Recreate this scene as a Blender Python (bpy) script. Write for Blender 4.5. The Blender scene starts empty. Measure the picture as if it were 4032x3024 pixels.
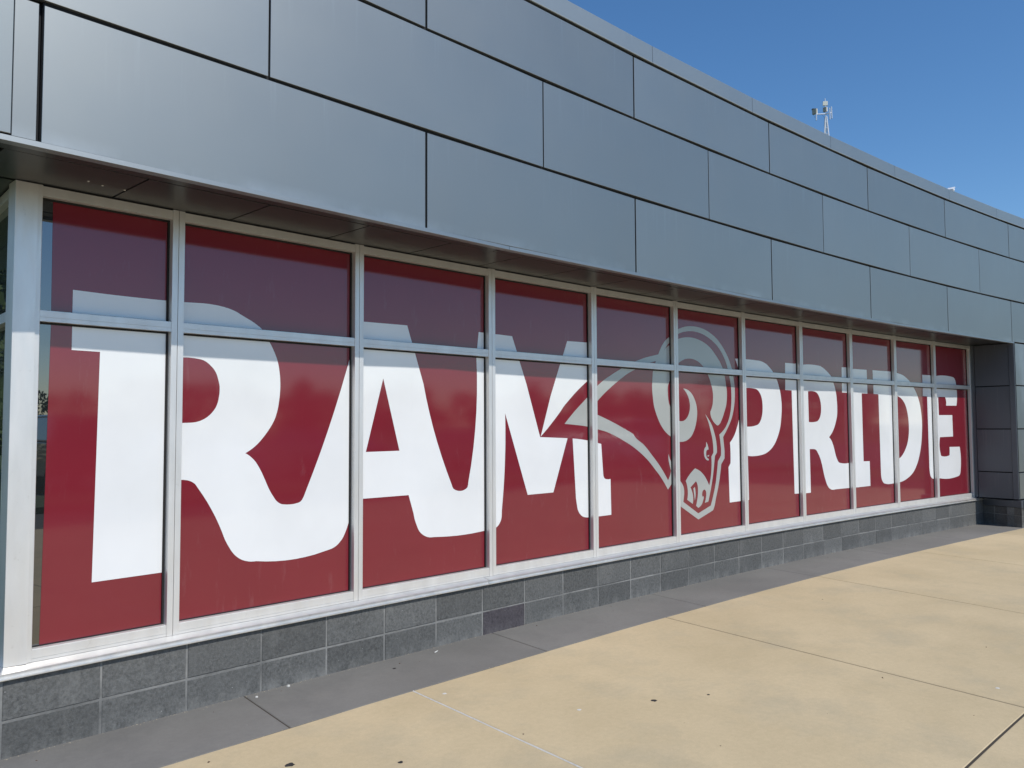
import bpy, bmesh, math, random
from mathutils import Vector, Matrix
from mathutils.geometry import delaunay_2d_cdt

# ------------------------------------------------------------------ camera, sky, sun, exposure
SC = bpy.context.scene
COL = SC.collection
R_ = math.radians
YAW, PITCH, ROLL, FOC = 0.824, 0.0512, -0.0050, 3220.4

cam_d = bpy.data.cameras.new("camera"); cam = bpy.data.objects.new("camera", cam_d); COL.objects.link(cam)
cam_d.sensor_width = 36.0; cam_d.lens = 36.0 * FOC / 4032.0
cam_d.clip_start = 0.05; cam_d.clip_end = 3000
fw = Vector((math.sin(YAW)*math.cos(PITCH), math.cos(YAW)*math.cos(PITCH), math.sin(PITCH)))
rt = Vector((math.cos(YAW), -math.sin(YAW), 0)); up = rt.cross(fw)
r2 = rt*math.cos(ROLL) + up*math.sin(ROLL); u2 = -rt*math.sin(ROLL) + up*math.cos(ROLL)
M = Matrix.Identity(4)
for i in range(3):
    M[i][0] = r2[i]; M[i][1] = u2[i]; M[i][2] = -fw[i]
M[0][3], M[1][3], M[2][3] = -0.7754, -4.1038, 1.4252
cam.matrix_world = M
SC.camera = cam

SUN_EL, SUN_AZ = R_(49.4), R_(180.0)        # azimuth: clockwise from +Y, the direction the sun stands in
w = bpy.data.worlds.new("World"); SC.world = w; w.use_nodes = True
wn = w.node_tree.nodes; wl = w.node_tree.links
bg = wn["Background"]; bg.inputs[1].default_value = 0.135
sky = wn.new("ShaderNodeTexSky"); sky.sky_type = 'NISHITA'; sky.sun_disc = False
sky.sun_elevation = SUN_EL; sky.sun_rotation = SUN_AZ; sky.air_density = 1.0; sky.dust_density = 0.25; sky.ozone_density = 4.5
hs = wn.new("ShaderNodeHueSaturation"); hs.inputs['Saturation'].default_value = 1.17      # camera's vivid blue
wl.new(sky.outputs[0], hs.inputs['Color']); wl.new(hs.outputs[0], bg.inputs[0])
sd = bpy.data.lights.new("sun", 'SUN'); sun = bpy.data.objects.new("sun", sd); COL.objects.link(sun)
sd.energy = 3.5; sd.angle = R_(0.53); sd.color = (1.0, 0.955, 0.89)
sv = Vector((math.sin(SUN_AZ)*math.cos(SUN_EL), math.cos(SUN_AZ)*math.cos(SUN_EL), math.sin(SUN_EL)))
sun.rotation_euler = sv.to_track_quat('Z', 'Y').to_euler(); sun.location = (0, -10, 20)
SC.view_settings.view_transform = 'Standard'; SC.view_settings.look = 'None'
SC.view_settings.exposure = 0.0; SC.view_settings.gamma = 1.0; SC.view_settings.use_curve_mapping = False

RND = random.Random(7)

# ------------------------------------------------------------------ materials
class NT:
    def __init__(s, name):
        s.m = bpy.data.materials.new(name); s.m.use_nodes = True
        s.t = s.m.node_tree; s.b = s.t.nodes["Principled BSDF"]
    def n(s, kind, **kw):
        nd = s.t.nodes.new(kind)
        for k, v in kw.items():
            if hasattr(nd, k): setattr(nd, k, v)
            else: nd.inputs[k.replace('_', ' ')].default_value = v
        return nd
    def l(s, a, b): s.t.links.new(a, b)
    def set(s, **kw):
        for k, v in kw.items():
            nm = k.replace('_', ' ')
            if nm == 'Base Color' and len(v) == 3: v = (*v, 1)
            s.b.inputs[nm].default_value = v
        return s
    def coord(s, kind='Object', sc=(1, 1, 1), rnd=False):
        tc = s.n('ShaderNodeTexCoord'); mp = s.n('ShaderNodeMapping')
        s.l(tc.outputs[kind], mp.inputs['Vector']); mp.inputs['Scale'].default_value = sc
        if rnd:
            oi = s.n('ShaderNodeObjectInfo'); cx = s.n('ShaderNodeCombineXYZ')
            mu = s.n('ShaderNodeMath', operation='MULTIPLY'); mu.inputs[1].default_value = 37.0
            s.l(oi.outputs['Random'], mu.inputs[0]); s.l(mu.outputs[0], cx.inputs[0]); s.l(mu.outputs[0], cx.inputs[1])
            s.l(cx.outputs[0], mp.inputs['Location'])
        return mp.outputs[0]
    def noise(s, vec, scale, detail=4, rough=0.55):
        nd = s.n('ShaderNodeTexNoise'); nd.inputs['Scale'].default_value = scale
        nd.inputs['Detail'].default_value = detail; nd.inputs['Roughness'].default_value = rough
        s.l(vec, nd.inputs['Vector']); return nd.outputs['Fac']
    def ramp(s, fac, stops):
        nd = s.n('ShaderNodeValToRGB'); el = nd.color_ramp.elements
        while len(el) < len(stops): el.new(0.5)
        for e, (p, c) in zip(el, stops):
            e.position = p; e.color = (*c, 1) if not isinstance(c, (int, float)) else (c, c, c, 1)
        s.l(fac, nd.inputs[0]); return nd.outputs[0]
    def mix(s, fac, a, b, mode='MIX'):
        nd = s.n('ShaderNodeMix', data_type='RGBA', blend_type=mode)
        for inp, v in ((nd.inputs[0], fac), (nd.inputs[6], a), (nd.inputs[7], b)):
            if hasattr(v, 'is_linked'): s.l(v, inp)
            else: inp.default_value = v if isinstance(v, (int, float)) else (*v, 1)
        return nd.outputs[2]
    def math(s, op, a, b):
        nd = s.n('ShaderNodeMath', operation=op)
        for i, v in enumerate((a, b)):
            if hasattr(v, 'is_linked'): s.l(v, nd.inputs[i])
            else: nd.inputs[i].default_value = v
        return nd.outputs[0]
    def bump(s, h, strength=0.3, dist=0.01):
        nd = s.n('ShaderNodeBump'); nd.inputs['Strength'].default_value = strength; nd.inputs['Distance'].default_value = dist
        s.l(h, nd.inputs['Height']); s.l(nd.outputs[0], s.b.inputs['Normal']); return nd

def objrand(t, lo, hi):
    oi = t.n('ShaderNodeObjectInfo'); mr = t.n('ShaderNodeMapRange')
    t.l(oi.outputs['Random'], mr.inputs[0]); mr.inputs[3].default_value = lo; mr.inputs[4].default_value = hi
    return mr.outputs[0]

def vec_scale(t, col, fac):
    nd = t.n('ShaderNodeVectorMath', operation='SCALE'); t.l(col, nd.inputs[0]); t.l(fac, nd.inputs[3]); return nd.outputs[0]

def panel_mat(name, base, metallic, rough, bloom=True):
    t = NT(name); t.set(Metallic=metallic, Roughness=rough)
    v = t.coord('Object', (1, 1, 1), True)
    big = t.noise(v, 0.9, 3); fine = t.noise(t.coord('Object', (26, 26, 1.1), True), 1.0, 4, 0.6)
    c = t.mix(t.ramp(big, [(0.3, 0.0), (0.7, 1.0)]), tuple(x*0.975 for x in base), tuple(x*1.025 for x in base))
    streak = t.ramp(fine, [(0.58, 0.0), (0.80, 1.0)])
    # rain streaks hang from the panel's upper edge
    sep = t.n('ShaderNodeSeparateXYZ'); tc = t.n('ShaderNodeTexCoord'); t.l(tc.outputs['Generated'], sep.inputs[0])
    topm = t.ramp(sep.outputs[2], [(0.35, 0.0), (1.0, 1.0)])
    c = t.mix(t.math('MULTIPLY', t.math('MULTIPLY', streak, topm), 0.16), c, (0.62, 0.66, 0.66))
    if bloom:      # pale mineral residue creeping up from the drip edge
        sp = t.n('ShaderNodeSeparateXYZ'); t.l(t.n('ShaderNodeTexCoord').outputs['Object'], sp.inputs[0])
        geo = t.n('ShaderNodeNewGeometry'); pz = t.n('ShaderNodeSeparateXYZ'); t.l(geo.outputs['Position'], pz.inputs[0])
        hz = t.n('ShaderNodeMapRange'); t.l(pz.outputs[2], hz.inputs[0])
        hz.inputs[1].default_value = 2.62; hz.inputs[2].default_value = 2.553
        pn = t.n('ShaderNodeMapping'); t.l(geo.outputs['Position'], pn.inputs[0]); pn.inputs['Scale'].default_value = (1, 1, 0.6)
        bn = t.ramp(t.noise(pn.outputs[0], 2.3, 5, 0.65), [(0.44, 0.0), (0.66, 1.0)])
        c = t.mix(t.math('MULTIPLY', t.math('MULTIPLY', hz.outputs[0], bn), 0.38), c, (0.56, 0.58, 0.58))
    c = vec_scale(t, c, objrand(t, 0.955, 1.04))
    t.l(c, t.b.inputs['Base Color'])
    rr = t.ramp(t.noise(v, 3.0, 5), [(0.3, rough*0.98), (0.7, rough*1.02)]); t.l(rr, t.b.inputs['Roughness'])
    t.bump(t.noise(t.coord('Object', (1, 1, 1.6), True), 1.1, 2), 0.06, 0.010)
    return t.m

MAT = {}
MAT['panel'] = panel_mat('charcoal_metal_panel', (0.336, 0.346, 0.328), 0.93, 0.46)
MAT['coping'] = panel_mat('coping_metal', (0.33, 0.36, 0.36), 0.85, 0.5, False)
MAT['drip'] = panel_mat('drip_edge_metal', (0.335, 0.352, 0.345), 0.93, 0.47, False)
MAT['panel_shade'] = panel_mat('return_panel_shaded', (0.10, 0.112, 0.13), 0.35, 0.45, False)  # darker copy of the panel metal, with the return's shade in its colour

t = NT('soffit_bronze'); t.set(Metallic=0.0, Roughness=0.30); t.b.inputs['Specular IOR Level'].default_value = 0.32
v = t.coord('Object', (1, 1, 1), True)
c = t.mix(t.ramp(t.noise(v, 2.2, 5), [(0.3, 0.0), (0.72, 1.0)]), (0.025, 0.027, 0.030), (0.036, 0.038, 0.041))
t.l(c, t.b.inputs['Base Color']); t.bump(t.noise(v, 2.0, 3), 0.15, 0.01); MAT['soffit'] = t.m

def aluminium(name, base, metallic=0.55, rough=0.36):
    t = NT(name); t.set(Metallic=metallic)
    v = t.coord('Object', (3, 3, 0.7), True)
    c = t.mix(t.ramp(t.noise(v, 3.0, 5, 0.6), [(0.25, 0.0), (0.75, 1.0)]), tuple(x*0.90 for x in base), tuple(x*1.05 for x in base))
    dirt = t.ramp(t.noise(t.coord('Object', (1, 1, 1), True), 21.0, 5, 0.7), [(0.62, 0.0), (0.78, 1.0)])
    c = t.mix(t.math('MULTIPLY', dirt, 0.30), c, (0.33, 0.30, 0.25))
    t.l(c, t.b.inputs['Base Color'])
    t.l(t.ramp(t.noise(v, 7.0, 4), [(0.3, rough*0.85), (0.7, rough*1.2)]), t.b.inputs['Roughness'])
    return t.m
MAT['alu'] = aluminium('clear_anodised_aluminium', (0.79, 0.775, 0.745), 0.50, 0.38)
MAT['sill'] = aluminium('sill_aluminium', (0.80, 0.785, 0.75), 0.85, 0.36)

def glossy(name, base, rough=0.5, coat=1.0, ior=1.63, cr=0.062):
    t = NT(name); t.set(Roughness=rough)
    t.b.inputs['Coat Weight'].default_value = coat; t.b.inputs['Coat Roughness'].default_value = cr
    t.b.inputs['Coat IOR'].default_value = ior; t.b.inputs['Specular IOR Level'].default_value = 0.2
    v = t.coord('Object', (1, 1, 1), True)
    c = t.mix(t.ramp(t.noise(v, 1.6, 4), [(0.3, 0.0), (0.7, 1.0)]), tuple(x*0.95 for x in base), tuple(min(1, x*1.04) for x in base))
    smear = t.ramp(t.noise(t.coord('Object', (14, 14, 3), True), 1.0, 6, 0.7), [(0.60, 0.0), (0.85, 1.0)])
    c = t.mix(t.math('MULTIPLY', smear, 0.08), c, (0.55, 0.55, 0.55))
    t.l(c, t.b.inputs['Base Color'])
    bn = t.n('ShaderNodeBump'); bn.inputs['Strength'].default_value = 0.03; bn.inputs['Distance'].default_value = 0.01
    t.l(t.noise(t.coord('Object', (1, 1, 1), True), 1.7, 1), bn.inputs['Height']); t.l(bn.outputs[0], t.b.inputs['Coat Normal'])
    return t.m
MAT['red'] = glossy('maroon_window_film', (0.190, 0.009, 0.020))
MAT['white'] = glossy('white_window_film', (0.79, 0.80, 0.80))
MAT['silver'] = glossy('silver_window_film', (0.40, 0.415, 0.395), 0.35)
MAT['glass'] = glossy('dark_room_glass', (0.008, 0.010, 0.010), 0.3, 1.0, 2.5, 0.008)

t = NT('black_gasket'); t.set(Base_Color=(0.010, 0.009, 0.009), Roughness=0.7); MAT['gasket'] = t.m
t = NT('dark_cavity'); t.set(Base_Color=(0.012, 0.014, 0.018), Roughness=0.9); MAT['cavity'] = t.m
t = NT('roof_membrane'); t.set(Base_Color=(0.45, 0.45, 0.44), Roughness=0.9); t.bump(t.noise(t.coord('Object'), 6, 4), 0.3, 0.02); MAT['roof'] = t.m

# painted split-free concrete block
def block_mat(name, base, pale):
    t = NT(name); t.set(Roughness=0.85)
    v = t.coord('Object', (1, 1, 1), True)
    n1 = t.noise(v, 60, 5, 0.75); n2 = t.noise(v, 7, 4, 0.6)
    c = t.mix(t.ramp(n1, [(0.34, 0.0), (0.66, 1.0)]), tuple(x*0.55 for x in base), tuple(x*1.38 for x in base))
    c = t.mix(t.ramp(n2, [(0.35, 0.0), (0.75, 0.6)]), c, tuple(x*1.12 for x in base))
    vo = t.n('ShaderNodeTexVoronoi'); vo.inputs['Scale'].default_value = 46; t.l(v, vo.inputs['Vector'])
    sp = t.ramp(vo.outputs['Distance'], [(0.05, 1.0), (0.10, 0.0)])
    gate = t.ramp(t.noise(v, 23, 2), [(0.60, 0.0), (0.66, 1.0)])
    c = t.mix(t.math('MULTIPLY', t.math('MULTIPLY', sp, gate), 0.8), c, (0.62, 0.62, 0.60))
    # efflorescence at the foot and dusty rims
    ge = t.n('ShaderNodeNewGeometry'); sz = t.n('ShaderNodeSeparateXYZ'); t.l(ge.outputs['Position'], sz.inputs[0])
    lowm = t.n('ShaderNodeMapRange'); t.l(sz.outputs[2], lowm.inputs[0]); lowm.inputs[1].default_value = 0.075; lowm.inputs[2].default_value = 0.0
    mp = t.n('ShaderNodeMapping'); t.l(ge.outputs['Position'], mp.inputs[0]); mp.inputs['Scale'].default_value = (1, 1, 0.45)
    ef = t.ramp(t.noise(mp.outputs[0], 11, 6, 0.7), [(0.42, 0.0), (0.66, 1.0)])
    c = t.mix(t.math('MULTIPLY', t.math('MULTIPLY', lowm.outputs[0], ef), 0.62), c, pale)
    ef2 = t.ramp(t.noise(mp.outputs[0], 5, 7, 0.75), [(0.54, 0.0), (0.74, 1.0)])
    c = t.mix(t.math('MULTIPLY', ef2, 0.30), c, pale)
    c = vec_scale(t, c, objrand(t, 0.82, 1.17))
    t.l(c, t.b.inputs['Base Color'])
    t.bump(t.math('ADD', n1, t.math('MULTIPLY', n2, 0.4)), 0.55, 0.006)
    return t.m
MAT['block'] = block_mat('painted_concrete_block', (0.106, 0.107, 0.102), (0.26, 0.257, 0.24))
MAT['block_purple'] = block_mat('replaced_block', (0.075, 0.066, 0.074), (0.17, 0.16, 0.16))
t = NT('grey_mortar'); t.set(Roughness=0.9)
v = t.coord('Object'); n = t.noise(v, 40, 5)
t.l(t.mix(t.ramp(t.noise(v, 2.2, 6, 0.75), [(0.36, 0.0), (0.66, 1.0)]), (0.112, 0.113, 0.108), (0.29, 0.286, 0.27)), t.b.inputs['Base Color'])
t.bump(n, 0.5, 0.004); MAT['mortar'] = t.m

def concrete(name, a, b, stain, grain=0.09, edge=None):
    t = NT(name); t.set(Roughness=0.88)
    ge = t.n('ShaderNodeNewGeometry'); mp = t.n('ShaderNodeMapping'); t.l(ge.outputs['Position'], mp.inputs[0])
    v = mp.outputs[0]
    c = t.mix(t.ramp(t.noise(v, 0.8, 6, 0.62), [(0.36, 0.0), (0.62, 1.0)]), a, b)
    c = t.mix(t.math('MULTIPLY', t.ramp(t.noise(v, 1.7, 7, 0.68), [(0.50, 0.0), (0.72, 1.0)]), 0.58), c, stain)
    # trowel smears: noise drawn out along the wall
    m2 = t.n('ShaderNodeMapping'); t.l(ge.outputs['Position'], m2.inputs[0]); m2.inputs['Scale'].default_value = (0.7, 1.3, 1); m2.inputs['Rotation'].default_value = (0, 0, 0.22)
    c = t.mix(t.math('MULTIPLY', t.ramp(t.noise(m2.outputs[0], 3.6, 7, 0.7), [(0.50, 0.0), (0.78, 1.0)]), 0.15), c, tuple(min(1, x*1.28) for x in b))
    c = t.mix(t.math('MULTIPLY', t.ramp(t.noise(m2.outputs[0], 5.5, 7, 0.72), [(0.52, 0.0), (0.80, 1.0)]), 0.15), c, tuple(x*0.72 for x in a))
    g = t.noise(v, 150, 4, 0.7); g2 = t.noise(v, 34, 5, 0.7)
    c = t.mix(1.0, c, t.ramp(g, [(0.25, 1-grain*1.6), (0.75, 1+grain*0)]), 'MULTIPLY')
    c = t.mix(1.0, c, t.ramp(g2, [(0.3, 0.90), (0.7, 1.0)]), 'MULTIPLY')
    vo = t.n('ShaderNodeTexVoronoi'); vo.inputs['Scale'].default_value = 7.0; t.l(v, vo.inputs['Vector'])
    pit = t.ramp(vo.outputs['Distance'], [(0.012, 1.0), (0.03, 0.0)])
    gate = t.ramp(t.noise(v, 3.1, 2), [(0.5, 0.0), (0.55, 1.0)])
    c = t.mix(t.math('MULTIPLY', t.math('MULTIPLY', pit, gate), 0.35), c, (0.66, 0.62, 0.52))
    c = vec_scale(t, c, objrand(t, 0.97, 1.03))
    t.l(c, t.b.inputs['Base Color'])
    t.bump(t.math('ADD', g, g2), 0.16, 0.004)
    return t.m
MAT['tan'] = concrete('tan_concrete', (0.535, 0.424, 0.252), (0.615, 0.490, 0.300), (0.420, 0.362, 0.245))
MAT['strip'] = concrete('grey_stained_concrete', (0.180, 0.172, 0.156), (0.216, 0.207, 0.188), (0.152, 0.146, 0.137))
t = NT('joint_dirt'); t.set(Base_Color=(0.055, 0.045, 0.033), Roughness=1.0); MAT['dirt'] = t.m
t = NT('white_sealant'); t.set(Roughness=0.7); v = t.coord('Object'); n = t.noise(v, 60, 4)
t.l(t.mix(n, (0.52, 0.50, 0.45), (0.78, 0.76, 0.71)), t.b.inputs['Base Color']); t.bump(n, 0.8, 0.006); MAT['sealant'] = t.m
t = NT('asphalt'); t.set(Roughness=0.9); v = t.coord('Object'); n = t.noise(v, 40, 5)
t.l(t.mix(n, (0.035, 0.035, 0.037), (0.065, 0.064, 0.062)), t.b.inputs['Base Color']); t.bump(n, 0.5, 0.01); MAT['asphalt'] = t.m
t = NT('mown_grass'); t.set(Roughness=0.95); v = t.coord('Object'); n = t.noise(v, 3, 6, 0.8)
t.l(t.mix(n, (0.03, 0.055, 0.015), (0.075, 0.11, 0.03)), t.b.inputs['Base Color']); t.bump(t.noise(v, 50, 4), 0.8, 0.03); MAT['grass'] = t.m
t = NT('tree_foliage'); t.set(Roughness=0.8); n = t.noise(t.coord('Object'), 0.8, 4)
t.l(t.mix(n, (0.022, 0.045, 0.014), (0.07, 0.11, 0.03)), t.b.inputs['Base Color']); MAT['leaf'] = t.m
t = NT('bark'); t.set(Base_Color=(0.09, 0.065, 0.045), Roughness=0.95); MAT['bark'] = t.m
def plain(name, c, r=0.5, m=0.0, coat=0.0):
    t = NT(name); t.set(Base_Color=c, Roughness=r, Metallic=m); t.b.inputs['Coat Weight'].default_value = coat
    n = t.noise(t.coord('Object'), 9, 4); t.l(t.ramp(n, [(0.3, r*0.85), (0.7, min(1, r*1.15))]), t.b.inputs['Roughness']); return t.m
MAT['black'] = plain('black_gum', (0.022, 0.019, 0.018), 0.8)
MAT['pebble'] = plain('white_pebble', (0.60, 0.585, 0.54), 0.8)
MAT['whitepaint'] = plain('white_painted_steel', (0.80, 0.81, 0.82), 0.4)
MAT['galv'] = plain('galvanised_steel', (0.62, 0.65, 0.69), 0.45, 0.4)
MAT['grill'] = plain('beige_antenna_back', (0.36, 0.34, 0.27), 0.6)
MAT['darkbox'] = plain('dark_plastic', (0.03, 0.035, 0.045), 0.5)
MAT['cream'] = plain('cream_plastic', (0.80, 0.78, 0.66), 0.5)
MAT['tyre'] = plain('tyre_rubber', (0.02, 0.02, 0.02), 0.85)
MAT['carglass'] = plain('car_glass', (0.01, 0.012, 0.014), 0.05, 0.0, 1.0)
MAT['chrome'] = plain('bright_trim', (0.75, 0.76, 0.78), 0.2, 0.9)
MAT['car_black'] = plain('black_car_paint', (0.012, 0.013, 0.015), 0.3, 0.1, 1.0)
MAT['car_white'] = plain('white_car_paint', (0.75, 0.75, 0.74), 0.3, 0.0, 1.0)
MAT['car_blue'] = plain('navy_car_paint', (0.02, 0.04, 0.09), 0.3, 0.2, 1.0)
MAT['lamp'] = plain('lamp_lens', (0.6, 0.08, 0.06), 0.2, 0.0, 1.0)

# ------------------------------------------------------------------ geometry helpers
K = -0.01273            # plan curvature of the building front (1/m); t runs along it, o is the distance out from it
def F(t, o, z=0.0):
    th = K*t
    return Vector((math.sin(th)/K + o*math.sin(th), (1-math.cos(th))/K - o*math.cos(th), z))

def tag(o, label=None, cat=None, group=None, kind=None):
    for k, v in (('label', label), ('category', cat), ('group', group), ('kind', kind)):
        if v: o[k] = v
    return o
def empty(name, loc=(0, 0, 0), **kw):
    o = bpy.data.objects.new(name, None); COL.objects.link(o); o.location = loc; o.empty_display_size = 0.2
    return tag(o, **kw)
def link(name, me, parent=None, mat=None, loc=None, rot=0.0):
    o = bpy.data.objects.new(name, me); COL.objects.link(o)
    if mat is not None and not me.materials: me.materials.append(MAT[mat])
    if loc is not None: o.location = loc
    o.rotation_euler[2] = rot
    if parent is not None:
        o.parent = parent
        base = parent.location.copy(); q = parent
        if parent.rotation_euler[2] or parent.parent is not None:
            mw = world(parent).inverted() @ (Matrix.Translation(Vector(o.location)) @ Matrix.Rotation(rot, 4, 'Z'))
            o.location = mw.to_translation(); o.rotation_euler = mw.to_euler()
        else:
            o.location = Vector(o.location) - base
    return o
def world(o):
    m = Matrix.Translation(o.location) @ o.rotation_euler.to_matrix().to_4x4()
    return (world(o.parent) @ m) if o.parent else m

def mesh(name, vs, fs, mat=None, smooth=False):
    me = bpy.data.meshes.new(name); me.from_pydata([tuple(v) for v in vs], [], fs); me.update()
    if mat: me.materials.append(MAT[mat])
    if smooth:
        for p in me.polygons: p.use_smooth = True
    return me

def prism(profile, L):
    """profile: list of (o, z), extruded along local x from -L/2 to L/2; o points outwards = local -y"""
    n = len(profile); vs = []
    for x in (-L/2, L/2): vs += [(x, -o, z) for o, z in profile]
    fs = [[i, (i+1) % n, n+(i+1) % n, n+i] for i in range(n)]
    fs += [list(range(n))[::-1], [n+i for i in range(n)]]
    return vs, fs
def fixn(me):
    bm = bmesh.new(); bm.from_mesh(me); bmesh.ops.recalc_face_normals(bm, faces=bm.faces); bm.to_mesh(me); bm.free(); return me

_cache = {}
def chamfer_box(L, o0, o1, h, c, mat, jit=0.0, seed=0, sub=False):
    """box with softened front edges. local x in +-L/2, y from -o1 (front) to -o0, z 0..h"""
    key = (round(L, 4), round(o0, 4), round(o1, 4), round(h, 4), c, mat, seed)
    if key in _cache: return _cache[key]
    a = L/2
    back = [(-a, -o0, 0), (a, -o0, 0), (a, -o0, h), (-a, -o0, h)]
    mid = [(-a, -(o1-c), 0), (a, -(o1-c), 0), (a, -(o1-c), h), (-a, -(o1-c), h)]
    fr = [(-a+c, -o1, c), (a-c, -o1, c), (a-c, -o1, h-c), (-a+c, -o1, h-c)]
    vs = back+mid+fr; fs = [[3, 2, 1, 0], [8, 9, 10, 11]]
    for i in range(4):
        j = (i+1) % 4
        fs += [[i, j, 4+j, 4+i], [4+i, 4+j, 8+j, 8+i]]
    me = fixn(mesh('piece', vs, fs, mat)); _cache[key] = me; return me

def span(name, t0, t1, o0, o1, z0, z1, mat, parent, c=0.0015, fr=F, seed=0):
    """a straight piece whose chord runs between t0 and t1 of the frame fr"""
    A, B = fr(t0, o1, z0), fr(t1, o1, z0); d = B-A; L = d.length
    me = chamfer_box(L, o0, o1, z1-z0, c, mat, 0, seed)
    return link(name, me, parent, None, (A+B)/2+Vector((-d.y, d.x, 0))/L*o1, math.atan2(d.y, d.x))
def run(name, t0, t1, profile, mat, parent, fr=F):
    om = max(p[0] for p in profile)
    A, B = fr(t0, om, 0), fr(t1, om, 0); d = B-A
    key = ('run', round(d.length, 4), tuple(profile), mat)
    if key not in _cache:
        vs, fs = prism(profile, d.length); _cache[key] = fixn(mesh(name, vs, fs, mat))
    return link(name, _cache[key], parent, None, (A+B)/2+Vector((-d.y, d.x, 0))/d.length*om, math.atan2(d.y, d.x))

def box_vf(vs, fs, x0, x1, y0, y1, z0, z1):
    b = len(vs)
    vs += [(x0, y0, z0), (x1, y0, z0), (x1, y1, z0), (x0, y1, z0), (x0, y0, z1), (x1, y0, z1), (x1, y1, z1), (x0, y1, z1)]
    fs += [[b+i for i in q] for q in ((3, 2, 1, 0), (4, 5, 6, 7), (0, 1, 5, 4), (1, 2, 6, 5), (2, 3, 7, 6), (3, 0, 4, 7))]
def tube(vs, fs, p, q, r, n=8, r2=None):
    p, q = Vector(p), Vector(q); d = (q-p).normalized(); a = d.orthogonal().normalized(); b = d.cross(a); s = len(vs)
    r2 = r if r2 is None else r2
    for k in range(n):
        an = 2*math.pi*k/n; vs.append(tuple(p+(a*math.cos(an)+b*math.sin(an))*r))
    for k in range(n):
        an = 2*math.pi*k/n; vs.append(tuple(q+(a*math.cos(an)+b*math.sin(an))*r2))
    fs += [[s+k, s+(k+1) % n, s+n+(k+1) % n, s+n+k] for k in range(n)]
    fs += [[s+k for k in range(n)][::-1], [s+n+k for k in range(n)]]

# ------------------------------------------------------------------ large structure: the metal-clad building
bld = empty('building', F(6, 0.4, 0), label='curved office building front clad in grey metal panels above the red windows', cat='building')
JO, W2 = 2.304, 2.0031                      # panel joint origin and panel width
PF, PB = 0.575, 0.545                      # panel front and back
T0, T1 = -0.02, 17.2
def joints(phase):
    k = -3; out = []
    while True:
        t = JO + (k+phase)*W2
        if t > T1: break
        if t > 0.36: out.append(t)
        k += 1
    return out
def panel_row(z0, z1, phase, g=0.008):
    js = joints(phase)
    if z0 < 3.0:                            # lowest course: corner panels, then a wide open joint near the corner
        span('facade_panel', 0.195, 0.2825, PB, PF, z0, z1, 'panel', bld, 0.002)
        span('facade_panel', 0.04, 0.1925, PB, PF+0.004, z0+0.006, z1, 'panel_corner', bld, 0.002)
        edges = [0.3015-g] + js
    else:
        edges = [0.04-g] + js
    for a, b in zip(edges[:-1], edges[1:]):
        span('facade_panel', a+g, b-g, PB, PF, z0, z1, 'panel', bld, 0.0012)
MAT['panel_corner'] = panel_mat('corner_panel_metal', (0.29, 0.315, 0.315), 0.93, 0.52, False)
G = 0.0105
panel_row(2.556, 3.1224-G, 0.0)
panel_row(3.1224+G, 3.7191-G, 0.5, 0.0055)
panel_row(3.7191+G, 4.1950, 0.0)
# coping along the roof edge
cop = [4.54 + 1.478*k for k in range(-4, 9)]
cop = [0.035] + [c for c in cop if c > 0.3]
for a, b in zip(cop[:-1], cop[1:]):
    run('coping', a+0.002, b-0.002, ((0.47, 4.2155), (0.581, 4.2155), (0.585, 4.2115), (0.588, 4.2155), (0.583, 4.224), (0.581, 4.350), (0.577, 4.354), (0.19, 4.370), (0.17, 4.34), (0.47, 4.31)), 'coping', bld)
# drip edge under the lowest course
dj = [0.04, 2.98, 5.95, 8.95, 12.385]
for a, b in zip(dj[:-1], dj[1:]):
    run('drip_edge', a+0.001, b-0.001, ((0.53, 2.532), (0.5765, 2.532), (0.5775, 2.533), (0.5765, 2.5545), (0.53, 2.5545)), 'drip', bld)
# dark backing the open joints look onto
def curved_wall(name, t0, t1, o0, o1, z0, z1, mat, parent, n=24):
    vs = []; fs = []
    for i in range(n+1):
        t = t0+(t1-t0)*i/n
        for o, z in ((o0, z0), (o1, z0), (o1, z1), (o0, z1)): vs.append(F(t, o, z))
    for i in range(n):
        for k in range(4):
            a = i*4+k; b = i*4+(k+1) % 4; fs.append([a, b, b+4, a+4])
    fs += [[0, 1, 2, 3], [n*4+3, n*4+2, n*4+1, n*4]]
    base = parent.location if parent else Vector((0, 0, 0))
    me = fixn(mesh(name, [v-base for v in vs], fs, mat))
    o = bpy.data.objects.new(name, me); COL.objects.link(o); o.parent = parent; return o
curved_wall('backing_wall', 0.3020, T1, 0.10, 0.5585, 2.56, 4.215, 'cavity', bld, 40)
curved_wall('backing_wall', 0.06, 0.3015, 0.10, 0.534, 2.56, 4.215, 'cavity', bld, 2)
curved_wall('backing_wall', 0.45, T1+0.3, -0.16, -0.10, 0.0, 2.60, 'cavity', bld)
# roof deck
vs = [F(0.15, 0.2, 4.27)+Vector((0, 0, 0))]; ring = [F(t, 0.25, 4.27) for t in [0.1+(T1-0.1)*i/20 for i in range(21)]]
ring += [ring[-1]+Vector((1, 14, 0)), ring[0]+Vector((1.2, 14, 0))]
vs = [v-bld.location for v in ring]; n = len(vs); vs2 = [v-Vector((0, 0, 0.12)) for v in vs]
o = bpy.data.objects.new('roof', fixn(mesh('roof', vs+vs2, [list(range(n)), list(range(n, 2*n))[::-1]]+[[i, (i+1) % n, n+(i+1) % n, n+i] for i in range(n)], 'roof'))); COL.objects.link(o); o.parent = bld
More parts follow.
